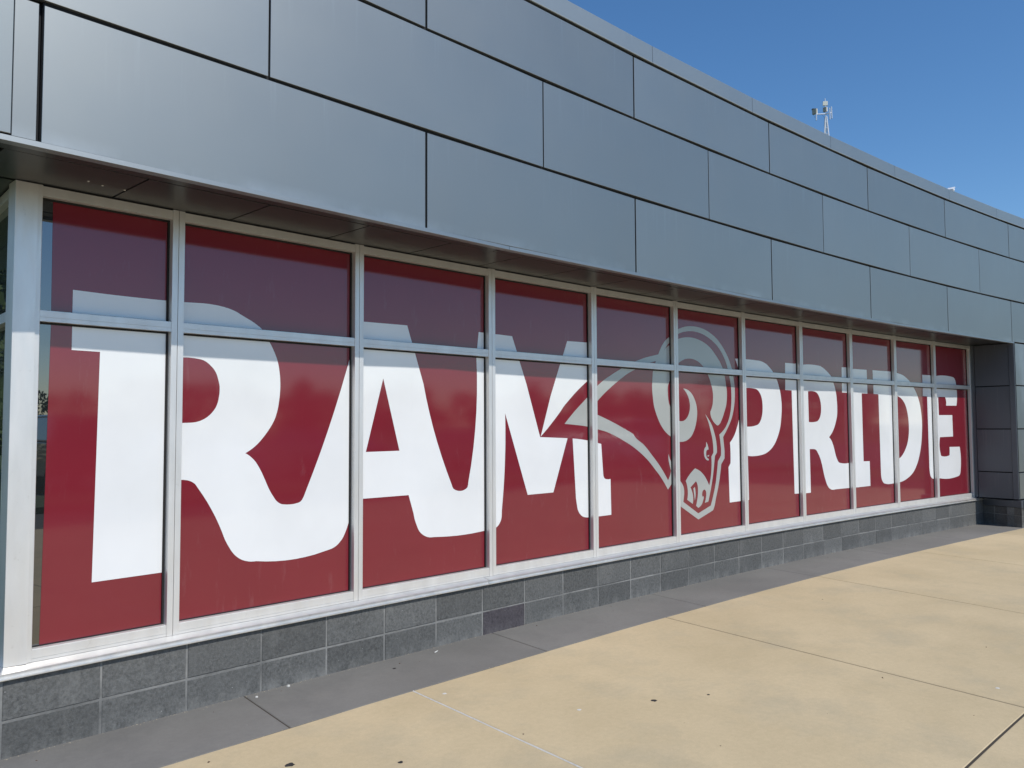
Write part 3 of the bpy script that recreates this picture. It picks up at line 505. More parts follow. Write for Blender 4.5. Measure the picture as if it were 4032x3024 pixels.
EMBLEM = [["8367,2877 8400,2906 8433,2934 8467,2963 8501,2991 8535,3019 8571,3048 8606,3076 8650,3109 8695,3142 8741,3175 8787,3207 8833,3240 8880,3274 8925,3307 8957,3332 8988,3357 9019,3383 9051,3408 9083,3434 9116,3458 9150,3483 9184,3505 9219,3527 9254,3549 9290,3570 9328,3591 9367,3611 9407,3631 9447,3650 9488,3669 9529,3689 9571,3708 9613,3728 9657,3747 9700,3766 9744,3784 9789,3803 9834,3821 9882,3840 9930,3859 9979,3878 10029,3896 10079,3914 10129,3932 10181,3949 10228,3964 10276,3978 10324,3992 10373,4006 10422,4019 10472,4032 10533,4045 10594,4058 10656,4070 10713,4081 10770,4092 10828,4102 10846,4134 10865,4166 10887,4197 10919,4241 10956,4284 10986,4315 11018,4344 11054,4373 11109,4407 11166,4439 11207,4465 11248,4493 11288,4521 11329,4548 11373,4574 11422,4596 11473,4615 11525,4631 11580,4646 11619,4656 11659,4665 11731,4676 11804,4684 11885,4689 11966,4691 12026,4690 12086,4686 12144,4680 12206,4672 12266,4661 12324,4648 12387,4631 12448,4612 12506,4591 12559,4570 12611,4547 12659,4522 12701,4498 12740,4473 12777,4447 12813,4421 12850,4390 12886,4359 12919,4327 12952,4295 12985,4259 13017,4223 13047,4186 13075,4148 13100,4112 13124,4075 13146,4037 13167,3999 13185,3960 13201,3921 13216,3882 13229,3842 13241,3803 13252,3765 13261,3726 13270,3688 13277,3649 13281,3614 13285,3578 13287,3542 13288,3506 13288,3470 13287,3433 13284,3397 13280,3361 13275,3324 13269,3288 13261,3252 13253,3215 13242,3179 13231,3143 13217,3107 13203,3072 13188,3037 13171,3003 13152,2969 13131,2935 13104,2899 13075,2863 13045,2827 13014,2792 12982,2757 12949,2721 12916,2686 12881,2652 12846,2618 12885,2349 12880,2204 12762,2095 12756,2061 12749,2027 12741,1993 12733,1959 12725,1925 12716,1891 12706,1853 12696,1816 12684,1778 12673,1741 12660,1704 12647,1667 12634,1632 12620,1598 12606,1564 12592,1530 12577,1497 12564,1463 12551,1429 12540,1394 12528,1360 12515,1327 12497,1294 12478,1266 12457,1238 11977,1104 11436,1381 11374,1423 11256,1709 11183,1811 11061,1706 11034,1739 11006,1772 10978,1804 10949,1837 10916,1873 10882,1908 10847,1943 10817,1971 10786,1999 10754,2026 10722,2053 10690,2080 10656,2109 10623,2138 10589,2166 10554,2195 10519,2223 10482,2250 10448,2274 10413,2297 10378,2320 10342,2343 10306,2365 10269,2387 10231,2408 10188,2432 10144,2455 10099,2478 10054,2500 10008,2521 9959,2542 9910,2562 9860,2582 9805,2603 9750,2625 9700,2644 9650,2662 9599,2680 9549,2697 9498,2714 9446,2729 9394,2743 9345,2754 9297,2764 9248,2773 9199,2782 9150,2791 9105,2800 9060,2808 9014,2817 8969,2825 8924,2832 8873,2839 8823,2845 8772,2850 8721,2854 8671,2858 8621,2862 8571,2866 8520,2869 8469,2872 8418,2875","11068,1869 11098,1904 11123,1940 11140,1971 11153,2004 11162,2036 11147,2071 11133,2106 11120,2141 11107,2177 11096,2213 11090,2250 11090,2294 11098,2338 11106,2313 11115,2288 11131,2255 11149,2223 11168,2191 11186,2158 11203,2124 11217,2089 11230,2053 11245,2018 11263,1984 11287,1951 11317,1920 11355,1893 11396,1867 11434,1840 11468,1809 11499,1778 11523,1744 11539,1705 11547,1666 11548,1626 11546,1593 11539,1561 11532,1528 11524,1493 11516,1458 11977,1216 12384,1332 12403,1368 12421,1403 12439,1439 12456,1475 12473,1512 12488,1547 12503,1582 12518,1617 12531,1652 12544,1688 12556,1724 12567,1759 12577,1795 12585,1831 12593,1867 12601,1903 12609,1939 12617,1975 12625,2010 12632,2046 12639,2082 12645,2118 12652,2154 12760,2264 12764,2308 12765,2352 12764,2396 12759,2441 12752,2485 12745,2529 12739,2563 12732,2598 12725,2632 12718,2666 12769,2690 12816,2717 12861,2745 12902,2775 12942,2810 12976,2848 13007,2887 13034,2926 13056,2961 13076,2997 13093,3033 13107,3069 13120,3106 13131,3142 13139,3178 13146,3214 13151,3250 13156,3286 13159,3322 13162,3358 13163,3394 13163,3430 13163,3466 13161,3501 13159,3538 13157,3574 13153,3610 13147,3646 13136,3687 13124,3729 13110,3771 13097,3811 13083,3851 13068,3891 13051,3931 13036,3966 13020,4002 13002,4037 12983,4072 12961,4106 12934,4144 12905,4181 12873,4217 12839,4252 12804,4285 12767,4317 12728,4348 12686,4377 12643,4403 12598,4427 12551,4450 12503,4471 12444,4496 12384,4518 12321,4538 12258,4555 12193,4569 12126,4581 12063,4589 11999,4594 11934,4597 11875,4596 11817,4593 11758,4588 11685,4578 11613,4566 11546,4550 11481,4530 11419,4507 11370,4484 11325,4458 11284,4429 11245,4399 11208,4369 11170,4339 11131,4307 11092,4275 11056,4242 11021,4208 10988,4175 11027,4209 11072,4242 11120,4268 11169,4293 11211,4320 11252,4348 11296,4373 11358,4398 11424,4419 11501,4440 11581,4455 11653,4466 11726,4472 11784,4475 11843,4476 11901,4474 11961,4469 12020,4461 12078,4451 12144,4438 12209,4422 12272,4403 12324,4384 12374,4363 12422,4340 12467,4315 12508,4289 12546,4261 12582,4233 12618,4204 12654,4176 12689,4147 12723,4117 12755,4087 12787,4052 12817,4016 12844,3978 12869,3941 12888,3906 12906,3871 12921,3836 12935,3800 12949,3761 12959,3721 12969,3681 12978,3640 12986,3605 12994,3569 13001,3534 13005,3498 13006,3456 13005,3415 13001,3374 12996,3333 12988,3292 12978,3252 12964,3212 12944,3170 12921,3128 12896,3086 12874,3048 12851,3009 12826,2972 12797,2935 12761,2888 12708,2851 12681,2843 12653,2840 12628,2848 12607,2860 12560,2887 12520,2918 12486,2951 12459,2987 12440,3025 12429,3063 12427,3100 12454,3135 12476,3170 12495,3206 12511,3250 12520,3294 12526,3338 12529,3377 12529,3416 12526,3456 12519,3494 12508,3535 12493,3576 12477,3616 12459,3654 12440,3691 12419,3728 12395,3767 12368,3805 12338,3842 12305,3877 12269,3911 12228,3943 12187,3971 12143,3996 12095,4019 12049,4038 12000,4055 11948,4068 11869,4079 11788,4081 11714,4076 11643,4065 11575,4045 11513,4020 11460,3996 11412,3969 11369,3933 11336,3895 11304,3855 11279,3824 11255,3793 11232,3761 11211,3730 11190,3698 11171,3666 11153,3633 11129,3592 11109,3550 11102,3512 11101,3473 11102,3435 11103,3406 11105,3378 11109,3342 11114,3306 11123,3271 11136,3238 11152,3205 11169,3173 11186,3137 11203,3100 11223,3065 11248,3031 11282,3000 11322,2972 11368,2948 11421,2930 11455,2923 11491,2920 11535,2922 11577,2930 11624,2950 11664,2976 11695,3005 11719,3037 11738,3069 11755,3106 11765,3143 11770,3180 11771,3223 11764,3265 11752,3307 11732,3354 11704,3399 11677,3432 11646,3463 11610,3492 11571,3519 11626,3516 11678,3507 11739,3487 11793,3459 11831,3432 11864,3403 11891,3373 11914,3342 11935,3310 11954,3274 11971,3237 11983,3200 11992,3157 11997,3114 11997,3071 11994,3033 11988,2994 11979,2955 11968,2917 11956,2883 11943,2848 11928,2814 11911,2780 11889,2747 11865,2714 11839,2680 11807,2649 11769,2621 11708,2589 11638,2564 11582,2553 11524,2547 11474,2545 11425,2547 11360,2563 11300,2586 11236,2613 11176,2642 11124,2667 11074,2693 11028,2721 10990,2748 10956,2776 10924,2806 10895,2836 10867,2867 10842,2899 10819,2932 10798,2965 10778,2998 10760,3028 10743,3059 10728,3090 10713,3121 10701,3152 10689,3183 10679,3220 10670,3256 10664,3294 10659,3331 10654,3368 10649,3403 10645,3438 10642,3473 10640,3508 10641,3544 10644,3584 10648,3625 10654,3665 10658,3704 10662,3743 10668,3781 10677,3820 10689,3853 10704,3885 10720,3918 10739,3950 10761,3982 10700,3971 10640,3958 10581,3945 10523,3930 10467,3913 10412,3895 10357,3877 10303,3858 10250,3838 10197,3819 10148,3801 10098,3783 10050,3764 10002,3745 9956,3725 9907,3702 9860,3678 9815,3653 9769,3629 9727,3606 9686,3583 9645,3560 9604,3537 9564,3513 9525,3490 9490,3468 9455,3447 9420,3425 9386,3403 9352,3381 9319,3359 9287,3336 9250,3310 9214,3284 9180,3257 9146,3230 9117,3205 9089,3181 9061,3156 9035,3130 9009,3105 8984,3079 9026,3067 9069,3054 9111,3041 9154,3028 9194,3016 9235,3004 9275,2992 9316,2980 9357,2967 9397,2954 9448,2938 9499,2921 9550,2904 9601,2887 9652,2869 9703,2851 9754,2832 9809,2811 9864,2789 9908,2774 9952,2758 9997,2743 10040,2726 10078,2706 10111,2682 10124,2668 10138,2654 10172,2627 10213,2602 10256,2579 10302,2557 10346,2534 10387,2509 10422,2484 10456,2458 10489,2431 10521,2404 10553,2377 10585,2349 10617,2322 10650,2294 10683,2266 10716,2238 10748,2210 10780,2181 10812,2152 10851,2113 10890,2074 10928,2034 10965,1993 11000,1952 11035,1911"],
["12254,3056 12293,3025 12330,2993 12365,2961 12402,2924 12437,2886 12468,2847 12490,2815 12508,2783 12525,2749 12541,2716 12558,2679 12573,2642 12587,2604 12598,2567 12608,2526 12616,2485 12622,2443 12625,2403 12626,2362 12624,2321 12555,2261 12547,2221 12538,2180 12530,2140 12522,2099 12515,2065 12508,2030 12501,1996 12494,1961 12486,1927 12477,1891 12467,1855 12457,1819 12446,1783 12435,1747 12423,1711 12410,1675 12398,1639 12384,1603 12369,1561 12352,1519 12335,1477 12321,1444 12306,1410 12194,1396 12215,1440 12230,1484 12242,1526 12245,1568 12241,1595 12227,1621 12211,1635 12190,1644 12161,1640 12137,1626 12121,1607 12114,1585 12107,1555 12116,1525 12124,1517 12134,1509 12157,1527 12159,1507 12158,1488 12148,1459 12131,1430 12115,1401 12093,1373 12065,1353 12032,1335 12007,1326 11980,1318 11911,1361 11924,1393 11937,1426 11948,1459 11962,1505 11972,1551 11977,1584 11980,1618 11980,1652 11979,1686 11975,1721 11963,1755 11945,1784 11921,1812 11744,1707 11771,1669 11792,1629 11808,1591 11819,1552 11824,1518 11824,1484 11819,1443 11808,1403 11637,1488 11649,1524 11656,1562 11660,1603 11659,1645 11654,1691 11644,1738 11626,1785 11601,1832 11635,1867 11673,1902 11714,1935 11756,1966 11801,1995 11848,2023 11899,2050 11957,2032 12014,2012 12066,1988 12114,1960 12158,1929 12197,1897 12230,1865 12258,1832 12285,1798 12317,1755 12347,1711 12362,1746 12376,1781 12389,1817 12400,1853 12408,1887 12416,1921 12422,1956 12427,1990 12431,2027 12435,2064 12437,2101 12438,2138 12438,2176 12437,2213 12435,2250 12506,2324 12506,2364 12505,2405 12502,2446 12498,2483 12492,2520 12485,2558 12476,2595 12464,2634 12450,2674 12435,2713 12420,2752 12407,2785 12394,2819 12380,2852 12365,2885 12348,2917 12328,2953 12305,2987 12281,3022"],
["11882,1706 11891,1673 11897,1639 11901,1606 11901,1576 11899,1547 11890,1503 11875,1460 11867,1505 11860,1549 11854,1582 11847,1615 11841,1648 11834,1681"],
["12273,2534 12295,2510 12313,2484 12336,2437 12348,2388 12314,2384 12287,2373 12269,2349 12266,2321 12263,2295 12269,2270 12279,2249 12297,2230 12321,2217 12350,2209 12344,2183 12316,2183 12289,2187 12254,2204 12230,2228 12209,2257 12199,2289 12193,2323 12196,2358 12204,2386 12220,2413 12241,2431 12266,2446"],
["12299,2273 12329,2274 12360,2287 12363,2275 12356,2263 12344,2256 12328,2252 12307,2260"]]

def parse(s): return [tuple(int(v)/2000.0 for v in p.split(',')) for p in s.split()]
def triangulate(group):
    loops = [parse(s) for s in group]; flat = [p for l in loops for p in l]
    edges = []; n0 = 0
    for l in loops:
        edges += [(n0+i, n0+(i+1) % len(l)) for i in range(len(l))]; n0 += len(l)
    vo, _, fo, _, _, _ = delaunay_2d_cdt([Vector(p) for p in flat], edges, [], 0, 1e-6)
    out = []
    for f in fo:
        P = [tuple(vo[i]) for i in f]; cx = sum(p[0] for p in P)/3; cy = sum(p[1] for p in P)/3; ins = False
        for l in loops:
            for i in range(len(l)):
                (x1, y1), (x2, y2) = l[i], l[(i+1) % len(l)]
                if (y1 > cy) != (y2 > cy) and cx < (x2-x1)*(cy-y1)/(y2-y1)+x1: ins = not ins
        if ins: out.append(P)
    return out
TL = [tr for g in LETTERS for tr in triangulate(g)]
TE = [tr for g in EMBLEM for tr in triangulate(g)]
def clip(poly, ax, v, keep_gt):
    out = []
    for i in range(len(poly)):
        p, q = poly[i], poly[(i+1) % len(poly)]
        ip = (p[ax] >= v) == keep_gt or p[ax] == v; iq = (q[ax] >= v) == keep_gt or q[ax] == v
        if ip: out.append(p)
        if ip != iq:
            u = (v-p[ax])/(q[ax]-p[ax]); out.append((p[0]+(q[0]-p[0])*u, p[1]+(q[1]-p[1])*u))
    return out
TILT = 0.0            # the upper lights lean back a touch
def decal(name, tris, t0, t1, z0, z1, lift, mat, parent, th=0.0006, tilt=0.0):
    """flat film cut to one pane, with a real thickness"""
    A, B = F(t0, 0, 0), F(t1, 0, 0); d = B-A; L = d.length; vs = []; fs = []; idx = {}
    def vid(p):
        k = (round(p[0], 5), round(p[1], 5))
        if k not in idx:
            idx[k] = len(vs); vs.append(((p[0]-t0)/(t1-t0)*L-L/2, -(GO+lift)+tilt*(p[1]-z0), p[1]-z0))
        return idx[k]
    for tr in tris:
        P = tr
        for ax, v, kg in ((0, t0, True), (0, t1, False), (1, z0, True), (1, z1, False)):
            P = clip(P, ax, v, kg)
            if len(P) < 3: break
        if len(P) < 3: continue
        ids = []
        for p in P:
            k = vid(p)
            if not ids or ids[-1] != k: ids.append(k)
        if len(ids) > 1 and ids[0] == ids[-1]: ids.pop()
        if len(set(ids)) < 3 or len(set(ids)) != len(ids): continue
        ar = sum(vs[ids[i]][0]*vs[ids[(i+1) % len(ids)]][2]-vs[ids[(i+1) % len(ids)]][0]*vs[ids[i]][2] for i in range(len(ids)))
        if abs(ar) < 1e-8: continue
        if ar < 0: ids.reverse()
        fs.append(ids)
    if not fs: return None
    me = bpy.data.meshes.new(name); me.from_pydata(vs, [], fs); me.materials.append(MAT[mat]); me.update()
    bm = bmesh.new(); bm.from_mesh(me); bm.normal_update()
    r = bmesh.ops.extrude_face_region(bm, geom=list(bm.faces))
    for v in [g for g in r['geom'] if isinstance(g, bmesh.types.BMVert)]: v.co.y -= th
    bm.normal_update(); bm.to_mesh(me); bm.free()
    return link(name, me, parent, None, (A+B)/2+Vector((0, 0, z0)), math.atan2(d.y, d.x))

def rails(t0, t1):
    """sill rail, transom and head rail of one bay as one frame; each face carries a fine groove"""
    A, B = F(t0, 0, 0), F(t1, 0, 0); d = B-A; L = d.length
    def bar(z0, z1, g):
        f = -0.003
        pr = [(-0.09, z0), (f, z0)]
        if g: pr += [(f, g-0.0012), (f-0.003, g-0.0012), (f-0.003, g+0.0012), (f, g+0.0012)]
        return pr + [(f, z1), (-0.09, z1)]
    vs = []; fs = []
    for z0, z1, g in ((Z['sb'], Z['st'], 0.3945), (Z['tb'], Z['tt'], 1.934), (Z['hb'], Z['ht'], 0)):
        v, f = prism(bar(z0, z1, g), L-0.0006); b = len(vs); vs += v; fs += [[b+i for i in q] for q in f]
    # inner glazing bead under each pane
    for z0, z1 in ((Z['st'], Z['st']+0.004), (Z['tt'], Z['tt']+0.003)):
        box_vf(vs, fs, -L/2+0.001, L/2-0.001, 0.006, 0.06, z0-0.001, z1)
    return fixn(mesh('window', vs, fs, 'alu')), (A+B)/2, math.atan2(d.y, d.x)
def gasket(L, z0, z1):
    vs = []; fs = []; g = 0.006
    for x0, x1, a, b in ((-L/2+0.0005, -L/2+g, z0, z1), (L/2-g-0.004, L/2-0.0005, z0, z1), (-L/2+g, L/2-g-0.004, z0+0.0005, z0+g*0.8), (-L/2+g, L/2-g-0.004, z1-g*1.6, z1-0.0005)):
        box_vf(vs, fs, x0, x1, 0.036, 0.06, a, b)
    return vs, fs
for bi, (t0, t1) in enumerate(bays):
    me, mid, rot = rails(t0, t1)
    win = link('window', me, ww, None, mid, rot)
    L = (F(t1, 0)-F(t0, 0)).length
    for z0, z1 in ((Z['st']+0.004, Z['tb']), (Z['tt']+0.003, Z['hb'])):
        vs, fs = gasket(L, z0, z1)
        link('gasket', fixn(mesh('gasket', vs, fs, 'gasket')), win, None, mid, rot)
        tl = TILT + RND.uniform(-0.0022, 0.0022)      # no two lights sit quite true
        vs = []; fs = []; box_vf(vs, fs, -L/2+0.0006, L/2-0.0006, -GO+0.0012, -GO+0.024, -0.003, z1-z0+0.004)
        vs = [(x, y+tl*z, z) for x, y, z in vs]
        link('glass_pane', fixn(mesh('glass_pane', vs, fs, 'glass')), win, None, Vector((mid.x, mid.y, z0)), rot)
        f0 = 0.5430 if bi == 0 else t0+0.007
        if bi == 0:                           # film starts a hand's width from the corner post, slightly askew
            e0, e1 = (0.5290, 0.5460) if z0 < 1 else (0.5460, 0.5430)
            film = [[(e0, z0+0.005), (t1-0.011, z0+0.005), (t1-0.011, z1-0.010)], [(e0, z0+0.005), (t1-0.011, z1-0.010), (e1, z1-0.010)]]
        else:
            film = [[(f0, z0+0.005), (t1-0.011, z0+0.005), (t1-0.011, z1-0.010)], [(f0, z0+0.005), (t1-0.011, z1-0.010), (f0, z1-0.010)]]
        decal('window_film', film, t0, t1, z0, z1, -0.0004, 'red', win, 0.0004, tl)
        c0, c1 = (f0, t1-0.011)
        decal('lettering', TL, c0, c1, z0+0.005, z1-0.010, 0.0004, 'white', win, 0.0004, tl)
        decal('emblem', TE, c0, c1, z0+0.005, z1-0.010, 0.0004, 'silver', win, 0.0004, tl)

# side windows round the corner
sw = empty('window_wall', FS(2.0, 0, 0.38), label='bare dark side window turning back from the aluminium corner post at the left edge', cat='window')
sp_e = [0.0] + [0.10+1.125*k for k in range(0, 5)]
for k in range(4):
    s0, s1 = 0.085+1.125*k+(0.03 if k else 0.015), 0.085+1.125*(k+1)-0.03
    A_, B_ = -s1, -s0
    for z0, z1 in ((Z['sb'], Z['st']), (Z['tb'], Z['tt']), (Z['hb'], Z['ht'])):
        span('rail', A_, B_, -0.09, -0.003, z0, z1, 'alu', sw, 0.001, FSr)
    span('glass_pane', A_, B_, -0.06, -0.035, Z['st']-0.004, Z['tb']+0.004, 'glass', sw, 0.001, FSr)
    span('glass_pane', A_, B_, -0.06, -0.035, Z['tt']-0.004, Z['hb']+0.004, 'glass', sw, 0.001, FSr)
    span('mullion', A_-0.0605, A_-0.0005, -0.09, 0.0, 0.380, 2.541, 'alu', sw, 0.001, FSr)
span('mullion', -0.0995, -0.0, -0.09, 0.0, 0.380, 2.541, 'alu', sw, 0.001, FSr)
span('sill', -4.7, -0.0, -0.04, 0.075, 0.345, 0.378, 'sill', sw, 0.003, FSr)

# ------------------------------------------------------------------ ground
def sheet(name, pts, z, mat, kind='structure', thick=0.0):
    vs = [(x, y, z) for x, y in pts]; n = len(vs); fs = [list(range(n))]
    if thick:
        vs += [(x, y, z-thick) for x, y in pts]; fs += [[i, (i+1) % n, n+(i+1) % n, n+i] for i in range(n)]
    o = bpy.data.objects.new(name, fixn(mesh(name, vs, fs, mat))); COL.objects.link(o); return tag(o, kind=kind)
sheet('ground', [(-900, -900), (900, -900), (900, 900), (-900, 900)], -0.16, 'grass')
dirt = sheet('sub_base', [tuple(F(-12, 8.55)[:2])] + [tuple(F(-12+34*i/20, 8.55)[:2]) for i in range(1, 21)] + [tuple(F(22-34*i/20, -1.0)[:2]) for i in range(21)], -0.0028, 'dirt', thick=0.148)
pave = empty('pavement', F(5, 2, 0), kind='structure')
apron = empty('concrete_strip', F(5, 0.3, 0), kind='structure')
def slab(parent, name, ta, sa, tb, sb, o0, o1, mat, n=8, jag=0.0):
    """slab between two slanting joints (t at o=0.62 and slope dt/do) and two offsets"""
    top = []
    for i in range(n+1):
        u = i/n; lo = ta+sa*(o0-0.62); hi = tb+sb*(o0-0.62); t = lo+(hi-lo)*u
        top.append(F(t, o0 + (RND.uniform(-jag, jag) if 0 < i < n else 0)))
    for i in range(n, -1, -1):
        u = i/n; lo = ta+sa*(o1-0.62); hi = tb+sb*(o1-0.62); t = lo+(hi-lo)*u
        top.append(F(t, o1))
    c = sum(top, Vector())/len(top); m = len(top)
    b = 0.003
    inner = []
    for i, p in enumerate(top):
        q = c-p; q.z = 0; inner.append(p+q.normalized()*b*1.5)
    vs = [(p-c)+Vector((0, 0, 0)) for p in inner] + [(p-c)+Vector((0, 0, -b)) for p in top] + [(p-c)+Vector((0, 0, -0.09)) for p in top]
    fs = [list(range(m))]
    for i in range(m):
        j = (i+1) % m; fs += [[i, j, m+j, m+i], [m+i, m+j, 2*m+j, 2*m+i]]
    link(name, fixn(mesh(name, vs, fs, mat)), parent, None, c, 0)
J = [(-9.75, -.06), (-7.4, -.06), (-5.0, -.06), (-2.6, -.08), (-0.2, -.10), (2.172, -.113), (4.551, -.143), (6.932, -.185), (9.187, -.165), (11.55, -.18), (13.9, -.18), (16.3, -.18), (18.7, -.18)]
OFF = [0.625, 3.06, 5.75, 8.45]
g = 0.0055
for oa, ob in zip(OFF[:-1], OFF[1:]):
    for (ta, sa), (tb, sb) in zip(J[:-1], J[1:]):
        slab(pave, 'slab', ta+g, sa, tb-g, sb, oa+(0.0 if oa < 1 else 0.0055), ob-0.0055, 'tan', jag=0.003 if oa < 1 else 0)
JS = [-0.34+1.832*k for k in range(-5, 10)]
for a, b in zip(JS[:-1], JS[1:]):
    slab(apron, 'slab', a+0.0035-0.07, -.13, b-0.0035-0.07, -.13, -0.02, 0.6215, 'strip', jag=0)
# kerb, parking lot, grass island
kv = [F(-12+34*i/20, 8.47) for i in range(21)]
curb = curved_wall('kerb', -12, 20, 8.46, 8.62, -0.15, -0.004, 'strip', None, 20); tag(curb, kind='structure')
sheet('parking_lot', [tuple(F(-14, 8.62)[:2])] + [tuple(F(-14+36*i/12, 8.62)[:2]) for i in range(13)] + [(60, -12), (60, -60), (-60, -60), (-60, -10)], -0.145, 'asphalt')
sheet('grass_island', [(-20, -12.6), (26, -11.9), (26, -14.6), (-20, -15.4)], -0.03, 'grass', thick=0.12)

# white sealant rope squeezed out of the second joint
vs = []; fs = []; n = 46; A0 = (2.172, -.113)
for i in range(n+1):
    oo = 0.63+(3.05-0.63)*i/n; t = A0[0]+A0[1]*(oo-0.62)+RND.uniform(-0.0008, 0.0008)
    r = 0.0048+RND.uniform(-0.0008, 0.0012); zz = 0.0006
    for k in range(5):
        an = math.pi*k/4; vs.append(F(t-0.002+r*math.cos(an), oo, zz-0.003+0.0062*math.sin(an))-pave.location)
for i in range(n): fs += [[i*5+k, i*5+k+1, i*5+6+k, i*5+5+k] for k in range(4)]
o = bpy.data.objects.new('joint_sealant', mesh('joint_sealant', vs, fs, 'sealant', True)); COL.objects.link(o); o.parent = pave

# ------------------------------------------------------------------ small things on the ground
def blob(name, x, y, rx, ry, h, mat, label, cat, group=None, rot=0.0, n=14, seed=0):
    rr = random.Random(seed); ks = [rr.uniform(0.72, 1.12) for _ in range(n)]
    vs = []; fs = []
    for q, (s, z) in enumerate(((1.0, 0.0), (0.86, h*0.8), (0.4, h))):
        for i in range(n):
            a = 2*math.pi*i/n; k = ks[i]*s; px = rx*k*math.cos(a); py = ry*k*math.sin(a)
            vs.append((px*math.cos(rot)-py*math.sin(rot), px*math.sin(rot)+py*math.cos(rot), z))
    for q in range(2): fs += [[q*n+i, q*n+(i+1) % n, (q+1)*n+(i+1) % n, (q+1)*n+i] for i in range(n)]
    fs += [[2*n+i for i in range(n)]]
    o = link(name, mesh(name, vs, fs, mat), None, None, (x, y, 0.0005), 0)
    return tag(o, label, cat, group)
GG = 'gum spots trodden on the tan pavement'
blob('gum_spot', 1.174, -1.010, 0.024, 0.020, 0.0015, 'black', 'largest black gum spot on the tan slab at the bottom edge', 'gum', GG, 0.2, seed=1)
blob('gum_spot', 1.505, -1.337, 0.013, 0.012, 0.0014, 'black', 'small black gum spot at the bottom edge, right of the largest one', 'gum', GG, 0.4, seed=2)
blob('gum_spot', 2.886, -1.705, 0.018, 0.017, 0.0015, 'black', 'black gum spot in the middle of the big tan slab right of the white joint', 'gum', GG, 0.9, seed=3)
blob('gum_spot', 3.158, -1.868, 0.010, 0.009, 0.0014, 'black', 'tiny dark gum spot to the right of the one in mid slab', 'gum', GG, 0, seed=4)
blob('gum_spot', 2.345, -0.259, 0.013, 0.010, 0.0012, 'black', 'small dark smudge of gum on the grey strip below the block wall', 'gum', 'gum smudges on the grey strip', 0, seed=5)
WG = 'white droppings on the tan pavement'
blob('white_dropping', 2.235, -0.815, 0.0125, 0.012, 0.0012, 'pebble', 'round white dropping beside the start of the white sealant joint', 'dropping', WG, seed=6)
blob('white_dropping', 2.518, -1.503, 0.013, 0.012, 0.0012, 'pebble', 'white dropping on the big tan slab near the white joint', 'dropping', WG, seed=7)
blob('white_dropping', 4.292, -2.970, 0.013, 0.012, 0.0012, 'pebble', 'white dropping near the right edge beyond the dark joint', 'dropping', WG, seed=8)
blob('pebble', 1.743, -0.086, 0.010, 0.008, 0.009, 'pebble', 'white pebble at the foot of the block wall', 'pebble', 'pebbles on the grey strip', seed=9)
blob('pebble', 1.530, -0.121, 0.008, 0.006, 0.007, 'pebble', 'smaller white pebble beside the first crack in the grey strip', 'pebble', 'pebbles on the grey strip', seed=10)
vs = []; fs = []; tube(vs, fs, (2.722, -0.192, 0.004), (2.762, -0.176, 0.004), 0.0038, 8)
o = link('cigarette_end', mesh('cigarette_end', vs, fs, 'pebble', True), None, None, (0, 0, 0)); tag(o, 'white cigarette end lying on the grey strip by the block wall', 'cigarette')

# ------------------------------------------------------------------ antenna tower behind the roof
r0 = Vector((math.cos(YAW), -math.sin(YAW), 0)); f0 = Vector((math.sin(YAW), math.cos(YAW), 0))
from_cam = Vector((27.16, 6.83, 0.0))
HT = 12.755
tw = empty('antenna_tower', (from_cam.x, from_cam.y, 0), label='white lattice antenna mast with panel antennas rising behind the roof', cat='antenna')
def tpt(x, z, dep=0.0):      # x in mm from the mast centre seen from the pavement, z in mm below the mast top, dep = depth in mm
    d = (from_cam-Vector((-0.7754, -4.1038, 0))).normalized(); rr = Vector((d.y, -d.x, 0))
    return rr*(x/1000.0) + d*(dep/1000.0) + Vector((0, 0, HT-z/1000.0))
def tpart(name, segs, r, mat, n=6):
    vs = []; fs = []
    for p, q in segs: tube(vs, fs, p, q, r, n)
    return link(name, mesh(name, vs, fs, mat), tw, None, from_cam, 0)
def lx(base, z): return base*(0.35+(z-650.0)/1000.0*1.0)
legs = {'a': (-55, -60), 'b': (62, -60), 'c': (-30, 130)}
def legp(k, z): s = (z-650)/750.0*0.95+0.32; bx, bd = legs[k]; return tpt(bx*s+10, z, bd*s)
zb = 12750.0
for k, m in (('a', 'whitepaint'), ('b', 'whitepaint'), ('c', 'galv')):
    tpart('leg', [(legp(k, 650), legp(k, zb))], 0.021, m)
brace = []; batt = []
zs = [650, 845, 1065, 1285, 1560]
while zs[-1] < 12400: zs.append(zs[-1]+zs[-1]*0.2)
for i, z in enumerate(zs):
    for a, b in (('a', 'b'), ('b', 'c'), ('c', 'a')):
        batt.append((legp(a, z), legp(b, z)))
        if i+1 < len(zs):
            brace.append((legp(a, z), legp(b, zs[i+1]))); brace.append((legp(b, z), legp(a, zs[i+1])))
for sg in batt: tpart('batten', [sg], 0.014, 'whitepaint')
for sg in brace: tpart('brace', [sg], 0.007, 'galv', 4)
tpart('mast', [(tpt(-8, 0), tpt(0, 700))], 0.016, 'galv', 10)
tpart('crossarm', [(tpt(-300, 575, -150), tpt(0, 550))], 0.018, 'galv', 8)
tpart('crossarm', [(tpt(0, 560), tpt(185, 435, 250))], 0.018, 'galv', 8)
tpart('crossarm', [(tpt(0, 545), tpt(140, 625, -200))], 0.018, 'galv', 8)
tpart('pipe', [(tpt(-303, 530, -150), tpt(-303, 785, -150))], 0.022, 'galv', 10)
tpart('pipe', [(tpt(192, 230, 250), tpt(200, 650, 250))], 0.022, 'galv', 10)
tpart('pipe', [(tpt(130, 430, -200), tpt(133, 835, -200))], 0.022, 'galv', 10)
